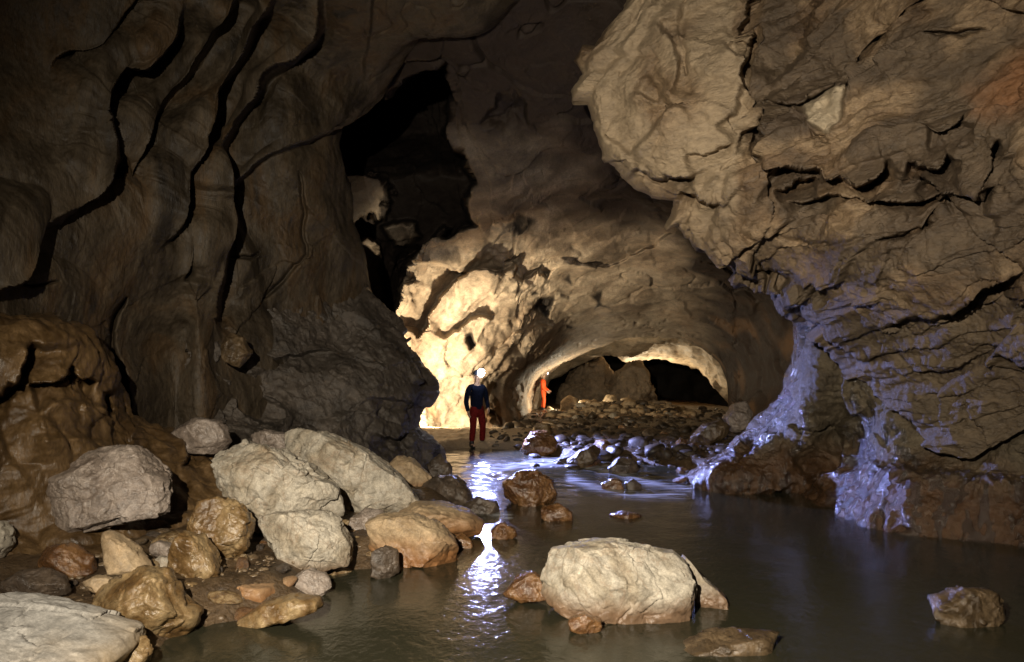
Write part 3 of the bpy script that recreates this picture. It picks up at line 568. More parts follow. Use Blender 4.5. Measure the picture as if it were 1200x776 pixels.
def f_relief(V, x, y, wx, wy):
    up = sstep(510 - y, 0, 40)
    fl = np.stack([V[:, 0] * 3.2 + V[:, 1] * 1.5, V[:, 1] * 3.0, V[:, 2] * .55], 1)
    hz = np.stack([V[:, 0] * 1.3, V[:, 1] * 1.0, V[:, 2] * 4.5], 1)
    n = .10 * fbm(V * .9, 3, 63) + up * .075 * ridged(fl + .4 * fbm(V * 1.5, 2, 64)[:, None], 3, 65) + .03 * ridged(hz + .5 * fbm(V * 1.5, 2, 66)[:, None], 3, 67)
    bl = np.abs(noise(V * 2.4 + .4 * fbm(V * 2, 2, 68)[:, None], 69))
    n += (1 - up) * .13 * bl + .015 * fbm(V * 8, 3, 70)
    return n
o = sheet('flowstone_mound', FB, [(-320, 860), (-100, 760), (0, 720), (60, 700), (130, 690), (200, 675), (260, 665), (320, 650)], 330, 260, f_depth, f_relief, M['flow'], edge=FB, edge_r=.6, edge_w=24, skirt=1.2, warp=2.5, seed=9)
tag(o, 'glistening ochre flowstone mound with draped folds against the lower left wall', 'flowstone')

# ------------------------------------------------------------------ stream bed and stream
POOL = [(-2.6, -3), (-2.4, 3), (-2.19, 4.43), (-2.15, 4.9), (-1.81, 5.13), (-1.46, 5.4), (-1.45, 6.4), (-.98, 6.4), (-.44, 6.85), (-.38, 8.0), (-.55, 9.3), (-1.0, 11.4), (-1.45, 13.5), (-1.5, 15.6), (-1.0, 16.3), (0.0, 15.9), (.55, 15.0), (.9, 14.4), (2.0, 13.9), (3.2, 13.0), (3.6, 12), (7, 11), (9, 7), (8, -3)]
def ground_z(X, Y):
    d = pdist(X, Y, POOL + [POOL[0]])[0]; ins = inside(X, Y, np.array(POOL)); s = np.where(ins, -d, d)
    z = np.where(s < 0, -.10 - .45 * sstep(-s, 0, 1.2), -.10 + .30 * sstep(s, -.05, .5) + .16 * sstep(s, .5, 2.5))
    up = sstep(Y, 12.5, 15.5)
    z = np.where(s < 0, z + .12 * up, z + .06 * up)
    z = z + (.14 - z) * sstep(Y, 17.5, 22)
    hx = CX + F * X / np.maximum(Y, 1)
    z += .42 * np.exp(-((Y - 30.5) / 2.2) ** 2) * sstep(hx, 645, 690) * sstep(815 - hx, 0, 40)
    # shallow flats upstream right of the walker
    return z
nx, ny = 420, 520
gx = np.linspace(-9, 11, nx); gy = np.concatenate([np.linspace(-3, 3, 40, endpoint=False), np.linspace(3, 20, 380, endpoint=False), np.linspace(20, 64, 100)])
GX, GY = np.meshgrid(gx, gy); X, Y = GX.ravel(), GY.ravel()
Z = ground_z(X, Y); q = np.stack([X, Y, Z * 0], 1)
Z = Z + .05 * fbm(q * 1.2, 4, 81) + .035 * np.abs(noise(q * 3.5, 82)) + .018 * fbm(q * 7, 3, 83)
pk = facets(q * 6.0, 84)[1]; Z = Z + .03 * np.sqrt(np.clip(pk, 0, 1)) * sstep(noise(q * .7, 85), -.2, .2)
idx = np.arange(nx * len(gy)).reshape(len(gy), nx)
quad = np.stack([idx[:-1, :-1], idx[:-1, 1:], idx[1:, 1:], idx[1:, :-1]], -1).reshape(-1, 4)
sand = sstep(Y, 15.8, 16.8) * sstep(22 - Y, 0, 3) * sstep(.6 - X, 0, .5)
o = structure(to_object('stream_bed', np.stack([X, Y, Z], 1), quad, M['bed'], {'sand': sand}))
def bed_at(x, y):
    return float(ground_z(np.array([x]), np.array([y]))[0])

wm = bpy.data.materials.new('stream_water'); wm.use_nodes = True; nt = wm.node_tree; nt.nodes.clear(); Lk = nt.links.new
out = node(nt, 'ShaderNodeOutputMaterial'); tc = node(nt, 'ShaderNodeTexCoord')
mp = node(nt, 'ShaderNodeMapping'); mp.inputs['Scale'].default_value = (1.0, .75, 1); Lk(tc.outputs['Object'], mp.inputs[0])
w1 = node(nt, 'ShaderNodeTexNoise', i_Scale=13.0, i_Detail=5.0, i_Roughness=.55, i_Distortion=.8); Lk(mp.outputs[0], w1.inputs['Vector'])
w2 = node(nt, 'ShaderNodeTexNoise', i_Scale=1.6, i_Detail=2.0, i_Roughness=.5); Lk(mp.outputs[0], w2.inputs['Vector'])
sm = node(nt, 'ShaderNodeMath', operation='MULTIPLY_ADD'); Lk(w2.outputs['Fac'], sm.inputs[0]); sm.inputs[1].default_value = 1.6; Lk(w1.outputs['Fac'], sm.inputs[2])
bp = node(nt, 'ShaderNodeBump', i_Strength=.32, i_Distance=.014); Lk(sm.outputs[0], bp.inputs['Height'])
gl = node(nt, 'ShaderNodeBsdfGlossy'); gl.inputs['Roughness'].default_value = .11; gl.inputs['Color'].default_value = (1, 1, 1, 1); Lk(bp.outputs[0], gl.inputs['Normal'])
df = node(nt, 'ShaderNodeBsdfDiffuse'); df.inputs['Color'].default_value = (.050, .048, .029, 1)
tr = node(nt, 'ShaderNodeBsdfTransparent'); tr.inputs['Color'].default_value = (.62, .52, .32, 1)
mb = node(nt, 'ShaderNodeMixShader'); mb.inputs[0].default_value = .62; Lk(tr.outputs[0], mb.inputs[1]); Lk(df.outputs[0], mb.inputs[2])
fr = node(nt, 'ShaderNodeFresnel'); fr.inputs['IOR'].default_value = 1.333; Lk(bp.outputs[0], fr.inputs['Normal'])
ms = node(nt, 'ShaderNodeMixShader'); Lk(fr.outputs[0], ms.inputs[0]); Lk(mb.outputs[0], ms.inputs[1]); Lk(gl.outputs[0], ms.inputs[2])
fo = node(nt, 'ShaderNodeAttribute', attribute_name='foam'); fd = node(nt, 'ShaderNodeBsdfDiffuse'); fd.inputs['Color'].default_value = (.62, .63, .66, 1)
mf = node(nt, 'ShaderNodeMixShader'); Lk(fo.outputs['Fac'], mf.inputs[0]); Lk(ms.outputs[0], mf.inputs[1]); Lk(fd.outputs[0], mf.inputs[2]); Lk(mf.outputs[0], out.inputs[0])
nx = 420; gx = np.linspace(-4, 9.5, nx); gy = np.concatenate([np.linspace(-3, 8, 120, endpoint=False), np.linspace(8, 17, 330, endpoint=False), np.linspace(17, 34, 30)])
GX, GY = np.meshgrid(gx, gy); X, Y = GX.ravel(), GY.ravel()
def wlevel(Y): return .10 * sstep(Y, 12.2, 14.6)
qx, qy = CX + F * X / np.maximum(Y, .5), HY + F * (H0 - wlevel(Y)) / np.maximum(Y, .5)
foam = np.zeros(len(X))
for l, w, k in (([(700, 540), (660, 542), (615, 544), (575, 549), (545, 556)], 4.0, .8), ([(556, 556), (575, 566), (572, 576)], 5, .7), ([(566, 590), (580, 602), (596, 606)], 4, .6), ([(690, 548), (720, 552), (760, 566), (806, 572)], 4.5, .55), ([(668, 562), (700, 572), (740, 580), (800, 581)], 4.5, .5), ([(800, 556), (830, 566)], 4, .6)):
    foam = np.maximum(foam, k * np.exp(-(pdist(qx, qy, l)[0] / w) ** 2))
st = fbm(np.stack([X * 2.2 + Y * .5, Y * 7, X * 0], 1), 3, 95)
foam = np.clip(foam * (.75 + 1.3 * st), 0, .9)
ra = np.exp(-((Y - 13.2) / 2.0) ** 2) * (Y > 9)
Zw = wlevel(Y) + ra * .028 * fbm(np.stack([X * 1.8, Y * 3.0, X * 0], 1), 4, 96) + .004 * noise(np.stack([X * 2, Y * 2.6, X * 0], 1), 97)
idx = np.arange(nx * len(gy)).reshape(len(gy), nx)
quad = np.stack([idx[:-1, :-1], idx[:-1, 1:], idx[1:, 1:], idx[1:, :-1]], -1).reshape(-1, 4)
structure(to_object('stream', np.stack([X, Y, Zw], 1), quad, wm, {'foam': foam}))

# ------------------------------------------------------------------ boulders
_ico = {}
def ico(n):
    if n not in _ico:
        bm = bmesh.new(); bmesh.ops.create_icosphere(bm, subdivisions=n, radius=1.0)
        _ico[n] = (np.array([v.co[:] for v in bm.verts]), np.array([[v.index for v in f.verts] for f in bm.faces])); bm.free()
    return _ico[n]
def polar(poly, c, th):
    A = np.array(poly, float) - c; B = np.roll(A, -1, 0); r = np.zeros(len(th))
    dx, dy = np.cos(th), np.sin(th)
    for a, b in zip(A, B):
        e = b - a; den = dx * e[1] - dy * e[0]; den = np.where(np.abs(den) < 1e-9, 1e-9, den)
        t = (a[0] * e[1] - a[1] * e[0]) / den; u = (a[0] * dy - a[1] * dx) / den
        r = np.where((t > 0) & (u >= -1e-6) & (u <= 1 + 1e-6), np.maximum(r, t), r)
    return r
def rock_shape(V, faces_seed, size, rough, cuts, smoothness):
    r = np.random.RandomState(faces_seed)
    for k in range(cuts):
        n = r.normal(size=3); n[1] = -abs(n[1]) - .75 if r.rand() < .85 else abs(n[1]) + .5; n /= np.linalg.norm(n)
        sup = (V @ n).max(); c = sup * r.uniform(.66, .90)
        ex = V @ n - c; V = V - np.outer(np.where(ex > 0, ex * smoothness, 0), n)
    return V
_fine = {}
def boulder(name, poly, d, mat, label, thick=None, level=5, rough=1.0, cuts=9, seed=0, block=.72, group=None, cat='boulder', sink=0.0, parent=None, cracks=()):
    p = np.array(poly, float)
    A, B = p, np.roll(p, -1, 0); cr = A[:, 0] * B[:, 1] - B[:, 0] * A[:, 1]; c = ((A + B) * cr[:, None]).sum(0) / (3 * cr.sum())
    th = np.linspace(-math.pi, math.pi, 361); r = polar(p, c, th)
    k = np.array([.2, .6, .2]); r = np.convolve(np.r_[r[-2:-1], r, r[1:2]], k, 'valid')
    N, Fc = ico(level)
    phi = np.hypot(N[:, 0], N[:, 2]); t = np.arctan2(-N[:, 2], N[:, 0])     # picture y runs down
    rt = np.interp(t, th, r); rm = np.mean(r); re = rm + (rt - rm) * phi ** .7
    sc = d / F; T = thick if thick else sc * rm * .95
    V = np.stack([np.cos(t) * phi ** block * re * sc, np.sign(N[:, 1]) * np.abs(N[:, 1]) ** block * T, -np.sin(t) * phi ** block * re * sc], 1)
    size = rm * sc
    V = rock_shape(V, seed + 100, size, rough, cuts, .9)
    n = V / (np.linalg.norm(V, axis=1, keepdims=True) + 1e-9)
    q = V / size + seed * 3.7
    f, g = facets(q * 1.5 + .35 * fbm(q * 1.5, 2, seed)[:, None], seed)
    f2, g2 = facets(q * 3.6 + .3 * fbm(q * 3, 2, seed + 8)[:, None], seed + 7)
    bd = q @ np.array([.35, .2, .9]) * 2.2 + .5 * fbm(q * .9, 2, seed + 11); fr = bd - np.floor(bd)
    h = size * rough * (.07 * fbm(q * 1.2, 3, seed + 1) + .13 * f + .035 * f2 + .045 * (1 - fr) * sstep(fr, 0, .08) * sstep(noise(q * .9, seed + 12), -.1, .35) + .022 * ridged(q * 3.2, 5, seed + 2) + .016 * fbm(q * 9, 4, seed + 3) - .03 * sstep(noise(q * 7, seed + 13), .38, .55) - .05 * np.exp(-(g / .03) ** 2) * sstep(noise(q * 1.1, seed + 5), .0, .3))
    V = V + n * h[:, None]
    C = P(c[0], c[1], d); V = V + C
    for line, dep, wd in cracks:
        qx, qy = CX + F * V[:, 0] / V[:, 1], HY - F * (V[:, 2] - H0) / V[:, 1]
        m = crack(qx, qy, line, dep, wd) * (V[:, 1] < C[1] + .1); V[:, 1] += m
    base = np.array([C[0], C[1], V[:, 2].min()])
    o = to_object(name, V, Fc, M[mat], None, base, parent)
    if label: tag(o, label, cat, group)
    return o
BO = 'boulders on the left bank'; BS = 'rocks standing in the stream'
def off(poly, dx=0, dy=0): return [(x + dx, y + dy) for x, y in poly]
boulder('boulder', [(65, 550), (84, 536), (130, 521), (151, 525), (175, 550), (191, 564), (202, 585), (200, 599), (168, 606), (140, 610), (116, 621), (98, 626), (75, 614), (63, 588)], 6.2, 'pink', 'wet grey-pink boulder resting on the ochre flowstone, far left', level=7, seed=1, group=BO)
boulder('boulder', [(247, 529), (280, 519), (326, 529), (354, 543), (372, 557), (389, 567), (397, 585), (398, 610), (370, 630), (315, 625), (298, 602), (280, 583), (252, 571), (246, 550)], 6.9, 'pale', 'large pale angular boulder lying on top of a blocky one on the left bank', level=7, seed=2, group=BO, cuts=12)
boulder('boulder', [(301, 609), (322, 602), (379, 604), (396, 613), (412, 641), (408, 660), (379, 668), (333, 664), (315, 650), (305, 630)], 6.3, 'pale', 'blocky pale boulder at the water edge under the large angular one', level=7, seed=3, group=BO, cuts=12, block=.6)
boulder('boulder', [(325, 506), (345, 500), (380, 507), (430, 530), (470, 560), (489, 590), (483, 612), (440, 620), (415, 615), (400, 590), (385, 570), (332, 530)], 8.0, 'pale', 'long pale sloping boulder behind the large angular one, left bank', level=7, seed=4, group=BO, cuts=10)
boulder('boulder', [(412, 606), (428, 597), (450, 600), (449, 615), (432, 632), (412, 640), (408, 622)], 7.2, 'pink', 'small greyish rock wedged between pale boulders at the water edge', seed=5, group=BO)
boulder('boulder', [(430, 611), (450, 605), (486, 603), (515, 617), (543, 644), (541, 661), (500, 666), (460, 658), (433, 640)], 6.8, 'tan', 'tan wedge-shaped boulder with reddish foot jutting into the stream', level=6, seed=6, group=BO, cuts=10)
boulder('boulder', [(466, 600), (491, 589), (525, 594), (549, 600), (566, 613), (563, 625), (530, 632), (490, 628), (468, 616)], 7.9, 'tan', 'flat tan slab behind the wedge-shaped boulder, pointing into the stream', seed=7, group=BO, thick=.4)
boulder('cobble', [(436, 645), (450, 640), (466, 646), (467, 672), (450, 680), (436, 674)], 6.3, 'dark', 'small dark cobble standing at the water edge before the tan wedge', seed=8, group=BO, cat='rock')
boulder('boulder', [(453, 547), (466, 534), (484, 539), (506, 558), (500, 572), (480, 580), (460, 576), (454, 560)], 10.3, 'tan', 'rounded tan boulder beside the dark outcrop, beyond the long pale one', seed=9, group=BO)
boulder('boulder', [(491, 572), (512, 557), (535, 559), (551, 574), (556, 594), (530, 604), (498, 600)], 9.9, 'dark', 'dark wet boulder with brown top at the narrows, left bank', seed=10, group=BO, level=5)
boulder('rock', [(545, 590), (560, 583), (580, 588), (588, 604), (575, 612), (550, 610)], 9.3, 'dark', 'low black wet rock in the stream below the dark brown-topped boulder', seed=11, group=BS, cat='rock')
boulder('rock', [(526, 634), (540, 626), (552, 632), (556, 645), (540, 655), (528, 652)], 7.4, 'rust', 'small rusty rock between tan wedge and water', seed=41, group=BS, cat='rock')
boulder('rock', [(500, 545), (515, 532), (528, 545), (532, 562), (510, 566)], 11.8, 'dark', 'black wet rock at the foot of the outcrop, left of the walker', seed=42, group=BO, cat='rock')
boulder('boulder', [(591, 566), (606, 553), (628, 552), (648, 564), (652, 584), (643, 598), (612, 598), (593, 584)], 9.9, 'rust', 'glossy rust-brown boulder standing in the stream below the walker', seed=12, group=BS, level=6)
boulder('rock', [(634, 596), (655, 590), (670, 600), (671, 612), (650, 618), (634, 612)], 8.8, 'rust', 'small rust-brown rock close behind the big white midstream boulder, right of the glossy one', seed=13, group=BS, cat='rock')
boulder('rock', [(575, 622), (588, 612), (605, 620), (608, 628), (590, 634), (577, 630)], 7.8, 'rust', 'small dark reddish wedge of rock beside the lamp reflection', seed=14, group=BS, cat='rock')
boulder('boulder', [(613, 668), (634, 651), (668, 639), (705, 636), (750, 641), (788, 649), (801, 660), (809, 690), (808, 722), (768, 734), (726, 738), (696, 728), (660, 713), (632, 693), (616, 676)], 5.42, 'pale', 'big cream boulder standing alone in the pool, centre foreground', level=7, seed=15, group=BS, cuts=8, rough=.75, thick=.42)
boulder('boulder', [(799, 650), (808, 656), (822, 676), (847, 695), (849, 706), (832, 716), (815, 720), (806, 690), (803, 665)], 5.62, 'pale', 'thin cream rock slice split off the right side of the big pool boulder', seed=16, group=BS, thick=.3)
boulder('rock', [(588, 697), (606, 678), (622, 670), (640, 680), (642, 700), (610, 706)], 5.6, 'rust', 'wet rust-brown rock tucked under the left of the big pool boulder', seed=17, group=BS, cat='rock')
boulder('rock', [(664, 727), (685, 720), (704, 727), (706, 738), (684, 745), (668, 738)], 4.95, 'rust', 'little brown rock in front of the big pool boulder', seed=18, group=BS, cat='rock')
boulder('rock', [(1088, 722), (1100, 706), (1127, 690), (1146, 692), (1165, 692), (1182, 714), (1172, 732), (1130, 740), (1098, 736)], 5.15, 'brown', 'lumpy brown rock breaking the dark water, lower right', seed=19, group=BS, cat='rock', rough=1.5)
boulder('rock', [(770, 768), (833, 752), (885, 743), (917, 745), (933, 756), (900, 768), (833, 790), (775, 800)], 4.65, 'brown', 'long low brown rock lying almost awash at the bottom edge', seed=20, group=BS, cat='rock', thick=.25)
boulder('boulder', [(-140, 735), (-50, 718), (8, 724), (60, 738), (105, 750), (132, 757), (140, 772), (122, 792), (100, 820), (88, 880), (-140, 900)], 4.0, 'white', 'huge whitish boulder with yellow rim in the bottom left corner', level=7, seed=21, group=BO, cuts=6, rough=.6, thick=.7, block=.6)
boulder('rock', [(108, 768), (150, 752), (172, 747), (178, 762), (168, 790), (120, 800)], 4.25, 'ochre', 'small orange wet rock against the huge whitish corner boulder', seed=22, group=BO, cat='rock')
boulder('boulder', [(95, 694), (135, 678), (165, 669), (191, 671), (204, 693), (225, 721), (222, 738), (190, 756), (165, 756), (140, 735), (105, 712)], 4.85, 'ochre', 'broad ochre-brown wet boulder behind the huge whitish corner one', level=6, seed=23, group=BO)
boulder('boulder', [(113, 628), (125, 623), (150, 637), (167, 655), (176, 670), (160, 682), (140, 680), (126, 660), (114, 642)], 5.35, 'tan', 'pointed tan rock with orange foot behind the broad ochre boulder', seed=24, group=BO)
boulder('boulder', [(199, 648), (215, 623), (234, 630), (250, 650), (260, 670), (255, 682), (240, 690), (220, 688), (203, 672)], 5.6, 'ochre', 'glossy golden rounded boulder left of the flat slabs, left bank', seed=25, group=BO, level=6)
boulder('boulder', [(222, 606), (235, 590), (262, 585), (281, 592), (293, 615), (294, 640), (280, 652), (262, 655), (240, 648), (226, 626)], 6.1, 'ochre', 'knobbly ochre boulder below the large pale angular one', seed=26, group=BO, level=6, rough=1.3)
boulder('rock', [(244, 692), (260, 681), (320, 685), (326, 698), (300, 708), (265, 706)], 5.5, 'tan', 'flat yellowish slab at the left water edge', seed=27, group=BO, thick=.22, cat='rock')
boulder('rock', [(325, 692), (345, 676), (362, 667), (380, 673), (390, 686), (375, 699), (332, 700)], 5.8, 'pink', 'low brownish rock at the water edge below the blocky pale boulder', seed=28, group=BO, cat='rock')
boulder('rock', [(270, 731), (290, 721), (310, 708), (345, 699), (373, 701), (376, 713), (345, 722), (300, 736)], 5.1, 'ochre', 'long orange rock half in the water, left foreground', seed=29, group=BO, thick=.2, cat='rock')
boulder('rock', [(48, 658), (56, 641), (80, 638), (105, 653), (110, 670), (90, 682), (62, 680)], 5.5, 'rust', 'dark wet rock with rusty side below the grey-pink boulder', seed=30, group=BO, cat='rock')
boulder('rock', [(2, 684), (25, 670), (50, 667), (77, 681), (78, 698), (40, 704), (8, 700)], 4.9, 'dark', 'low dark rock above the huge whitish corner boulder', seed=31, group=BO, cat='rock')
boulder('rock', [(-40, 612), (0, 611), (10, 622), (11, 640), (2, 654), (-40, 660)], 5.5, 'pale', 'pale rock cut by the left edge of the picture', seed=32, group=BO, cat='rock')
boulder('boulder', [(198, 504), (228, 489), (257, 494), (270, 518), (255, 532), (215, 530)], 8.2, 'pink', 'grey rough boulder at the foot of the left wall, behind the flowstone edge', seed=33, group=BO)
boulder('rock', [(259, 407), (270, 388), (284, 395), (294, 414), (281, 431), (265, 424)], 9.7, 'brown', 'small angular rock perched high on the outcrop against the left wall', seed=34, group=BO, cat='rock')
boulder('boulder', [(290, 512), (310, 503), (335, 508), (350, 520), (330, 532), (298, 530)], 8.9, 'pink', 'grey rock peeking out behind the large pale angular boulder', seed=35, group=BO)
boulder('rock', [(173, 640), (185, 634), (205, 640), (206, 652), (186, 656)], 5.9, 'pink', 'small grey stone between pointed tan rock and golden boulder', seed=36, group=BO, cat='rock', level=4)
boulder('rock', [(178, 656), (196, 650), (206, 660), (200, 672), (182, 670)], 5.7, 'pale', 'small flat pale stone beside the golden boulder', seed=37, group=BO, cat='rock', level=4)
boulder('rock', [(97, 682), (112, 674), (130, 678), (132, 690), (112, 694), (98, 690)], 5.0, 'tan', 'small brownish stone on top of the broad ochre boulder edge', seed=38, group=BO, cat='rock', level=4)
boulder('rock', [(200, 690), (215, 682), (240, 688), (246, 698), (225, 705), (203, 702)], 5.35, 'ochre', 'small wet orange stone below the golden boulder', seed=39, group=BO, cat='rock', level=4)
boulder('rock', [(704, 567), (716, 561), (728, 563), (732, 575), (718, 581), (706, 578)], 11.2, 'rust', 'small orange rock in the rapids left of a black one', seed=43, group=BS, cat='rock', level=4)
boulder('rock', [(731, 566), (742, 561), (752, 568), (752, 578), (736, 580)], 11.2, 'dark', 'small black rock in the rapids right of an orange one', seed=44, group=BS, cat='rock', level=4)
boulder('rock', [(712, 604), (730, 600), (752, 602), (756, 608), (734, 612), (714, 611)], 9.0, 'rust', 'thin brown rock barely above the dark pool surface, mid distance', seed=45, group=BS, cat='rock', level=4, thick=.2)
boulder('boulder', [(612, 520), (622, 506), (640, 504), (650, 514), (655, 530), (635, 540), (614, 536)], 15.2, 'rust', 'dark rusty boulder on the far bank right of the walker', seed=46, group='rocks on the far bank')
boulder('boulder', [(622, 506), (630, 496), (642, 497), (648, 507), (636, 514), (624, 513)], 17.0, 'ochre', 'orange wet boulder behind the rusty one on the far bank', seed=47, group='rocks on the far bank')
boulder('boulder', [(664, 540), (680, 528), (700, 520), (708, 524), (700, 536), (684, 548), (668, 550)], 13.6, 'brown', 'brown wet slab tilted at the head of the rapids', seed=48, group='rocks on the far bank', thick=.3)
boulder('boulder', [(712, 548), (726, 536), (742, 538), (750, 550), (738, 560), (716, 558)], 12.9, 'dark', 'dark rounded rock at the right head of the rapids', seed=49, group='rocks on the far bank')
boulder('boulder', [(810, 512), (826, 498), (846, 492), (856, 500), (850, 514), (828, 524), (812, 522)], 14.6, 'brown', 'brownish rock slab against the right wall, far bank', seed=50, group='rocks on the far bank')
boulder('boulder', [(848, 490), (860, 474), (874, 470), (882, 484), (876, 502), (856, 508)], 14.9, 'pink', 'pinkish grey rock leaning on the right wall above the far bank', seed=51, group='rocks on the far bank')
boulder('boulder', [(650, 486), (656, 455), (668, 436), (690, 422), (706, 419), (716, 436), (720, 470), (712, 490)], 40, 'far', 'huge brown boulder, left of the pair inside the far chamber', rough=1.6, seed=52, group='boulders in the far chamber', level=6)
boulder('boulder', [(708, 488), (714, 462), (722, 436), (736, 424), (752, 427), (760, 442), (764, 462), (776, 478), (770, 490)], 38.5, 'far', 'huge brown boulder, right of the pair inside the far chamber', rough=1.6, seed=53, group='boulders in the far chamber', level=6)
boulder('boulder', [(784, 484), (790, 477), (802, 476), (806, 484), (800, 492), (786, 492)], 29.0, 'ochre', 'round orange cobble alone at the right end of the lit cobble heap', seed=54, group='boulders in the far chamber', level=4)
boulder('rock', [(655, 486), (658, 471), (667, 463), (677, 468), (682, 485), (668, 490)], 30.4, 'tan', 'added tan rock hiding a ground light at the left end of the cobble heap', seed=56, group='boulders in the far chamber', level=4, cat='rock')  # rock added to hide the heap light from the camera
boulder('boulder', [(706, 470), (712, 462), (722, 464), (724, 474), (714, 478)], 32.0, 'tan', 'pale rounded boulder on the crest of the lit cobble heap', seed=55, group='boulders in the far chamber', level=4)

# cobbles of the far bank: a few shapes, copied
protos = []
for k in range(8):
    N, Fc = ico(3 if k else 3); q = N * .9 + 5 * k
    V = rock_shape(N * np.array([1, .8, .62]), 300 + k, 1, 1, 7, .85)
    V = V + N * (.10 * fbm(q * 1.3, 3, k) + .10 * facets(q * 1.4, k)[0])[:, None]
    protos.append((V, Fc))
def cobbles(n, place, mats, label, group, cat='cobble'):
    global rng
    rng = np.random.RandomState(n)
    meshes = {}
    for i in range(n):
        x, y, z, s = place(i); k = rng.randint(len(protos)); mt = mats[rng.randint(len(mats))]
        if (k, mt) not in meshes:
            o = to_object(cat, protos[k][0], protos[k][1], M[mt]); meshes[(k, mt)] = o
        else:
            o = meshes[(k, mt)].copy(); COL.objects.link(o)
        o.location = (x, y, z); s *= rng.uniform(.8, 1.25); o.scale = (s * rng.uniform(.9, 1.4), s * rng.uniform(.8, 1.2), s * rng.uniform(.7, 1.1))
        o.rotation_euler = (rng.uniform(-.3, .3), rng.uniform(-.3, .3), rng.uniform(0, 6.28)); tag(o, label, cat, group)
def heap(i):
    t = rng.rand(); px = 640 + 165 * t; d = rng.uniform(26.5, 31.5); x = d * (px - 600) / 850; s = rng.choice([.10, .13, .17, .24], p=[.4, .3, .2, .1])
    return x, d, bed_at(x, d) + s * .3, s
cobbles(115, heap, ['tan', 'pale', 'far', 'tan'], 'tan cobble in the lamp-lit heap below the far arch', 'cobbles heaped below the far arch')
def bank(i):
    px = rng.uniform(612, 862); d = rng.uniform(13.6, 24) if rng.rand() < .8 else rng.uniform(13.2, 16); x = d * (px - 600) / 850; s = rng.choice([.06, .09, .14, .22], p=[.3, .35, .23, .12])
    return x, d, max(bed_at(x, d), .02) + s * .25, s
cobbles(150, bank, ['darkgrit', 'darkgrit', 'rust', 'dark', 'darkgrit', 'brown'], 'dark wet cobble strewn over the far bank beyond the rapids', 'wet cobbles on the far bank')
def lbank(i):
    px = rng.uniform(60, 420); d = rng.uniform(5.0, 7.8); x = d * (px - 600) / 850; s = rng.choice([.025, .04, .06], p=[.5, .35, .15])
    return x, d, bed_at(x, d) + s * .3, s
cobbles(120, lbank, ['dark', 'ochre', 'tan', 'rust', 'dark'], 'small wet pebble in the gravel between the left bank boulders', 'pebbles between the left bank boulders', 'pebble')
def gravel(name, n, place, mat, seed, attr=None):
    r = np.random.RandomState(seed); Vs, Fs = [], []; N, Fc = ico(2)
    gshape = [rock_shape(N * (1 + .3 * noise(N + 7 * k, k))[:, None], 500 + k, 1, 1, 9, 1.0) for k in range(8)]
    for i in range(n):
        x, y, z, sz = place(r)
        k = r.randint(8); q = N + 7 * k; a = r.uniform(0, 6.28); ca, sa = math.cos(a), math.sin(a)
        V = gshape[k] * np.array([1.2, .85, .6]) * r.uniform(.8, 1.25, 3) * sz
        V = np.stack([V[:, 0] * ca - V[:, 1] * sa, V[:, 0] * sa + V[:, 1] * ca, V[:, 2]], 1) + (x, y, z + .2 * sz)
        Fs.append(Fc + len(N) * i); Vs.append(V)
    o = to_object(name, np.vstack(Vs), np.vstack(Fs), mat); o['kind'] = 'stuff'; return o
def gv_left(r):
    px = r.uniform(20, 470); d = r.uniform(4.8, 8.2); x = d * (px - 600) / 850
    return x, d, bed_at(x, d), r.choice([.010, .016, .026, .04], p=[.35, .35, .2, .1])
gravel('gravel', 1500, gv_left, M['grit'], 5)
def gv_far(r):
    px = r.uniform(575, 875); d = 13.4 + 21 * r.rand() ** 1.3; x = d * (px - 600) / 850
    return x, d, max(bed_at(x, d), .0), min(.3, float(np.exp(r.normal(-3.35, .75))))
gravel('gravel', 2600, gv_far, M['darkgrit'], 6)
def gv_heap(r):
    px = r.uniform(645, 810); d = r.uniform(27, 31.5); x = d * (px - 600) / 850
    return x, d, bed_at(x, d), min(.32, float(np.exp(r.normal(-2.75, .6))))
gravel('gravel', 500, gv_heap, M['tan'], 8)
def bstone(i):
    while True:
        px = rng.uniform(150, 440); d = rng.uniform(5.0, 8.4); x = d * (px - 600) / 850; z = bed_at(x, d)
        if z > -.14: break
    s = rng.choice([.055, .085, .12], p=[.45, .35, .2])
    return x, d, z + s * .25, s
cobbles(75, bstone, ['ochre', 'tan', 'brown', 'pink', 'rust', 'ochre'], 'small ochre or brown stone packed between the boulders of the left bank', 'stones between the left bank boulders', 'stone')
def rfoot(i):
    t = rng.rand(); px = 795 + 60 * t; d = 11.4 + rng.uniform(0, 1.6); x = d * (px - 600) / 850; s = rng.choice([.05, .08, .12])
    return x, d, .03 + s * .25, s
cobbles(30, rfoot, ['rust', 'dark', 'rust'], 'small rusty wet cobble at the water edge below the right wall foot', 'cobbles below the right wall foot')

# ------------------------------------------------------------------ people
def skin_mesh(name, joints, bones, mat, parent=None, levels=2, origin=None, root=0):
    me = bpy.data.meshes.new(name); me.from_pydata([j[:3] for j in joints], bones, [])
    ob = bpy.data.objects.new(name, me); COL.objects.link(ob)
    sk = ob.modifiers.new('skin', 'SKIN'); sk.use_smooth_shade = True
    for v, j in zip(me.skin_vertices[0].data, joints):
        r = j[3]; v.radius = (r, r) if np.isscalar(r) else r
    me.skin_vertices[0].data[root].use_root = True
    ss = ob.modifiers.new('subd', 'SUBSURF'); ss.levels = levels; ss.render_levels = levels
    dg = bpy.context.evaluated_depsgraph_get(); m2 = bpy.data.meshes.new_from_object(ob.evaluated_get(dg))
    m2.name = name; ob.modifiers.clear(); ob.data = m2; bpy.data.meshes.remove(me)
    m2.materials.clear(); m2.materials.append(mat)
    for p in m2.polygons: p.use_smooth = True
    if parent: ob.parent = parent
    return ob
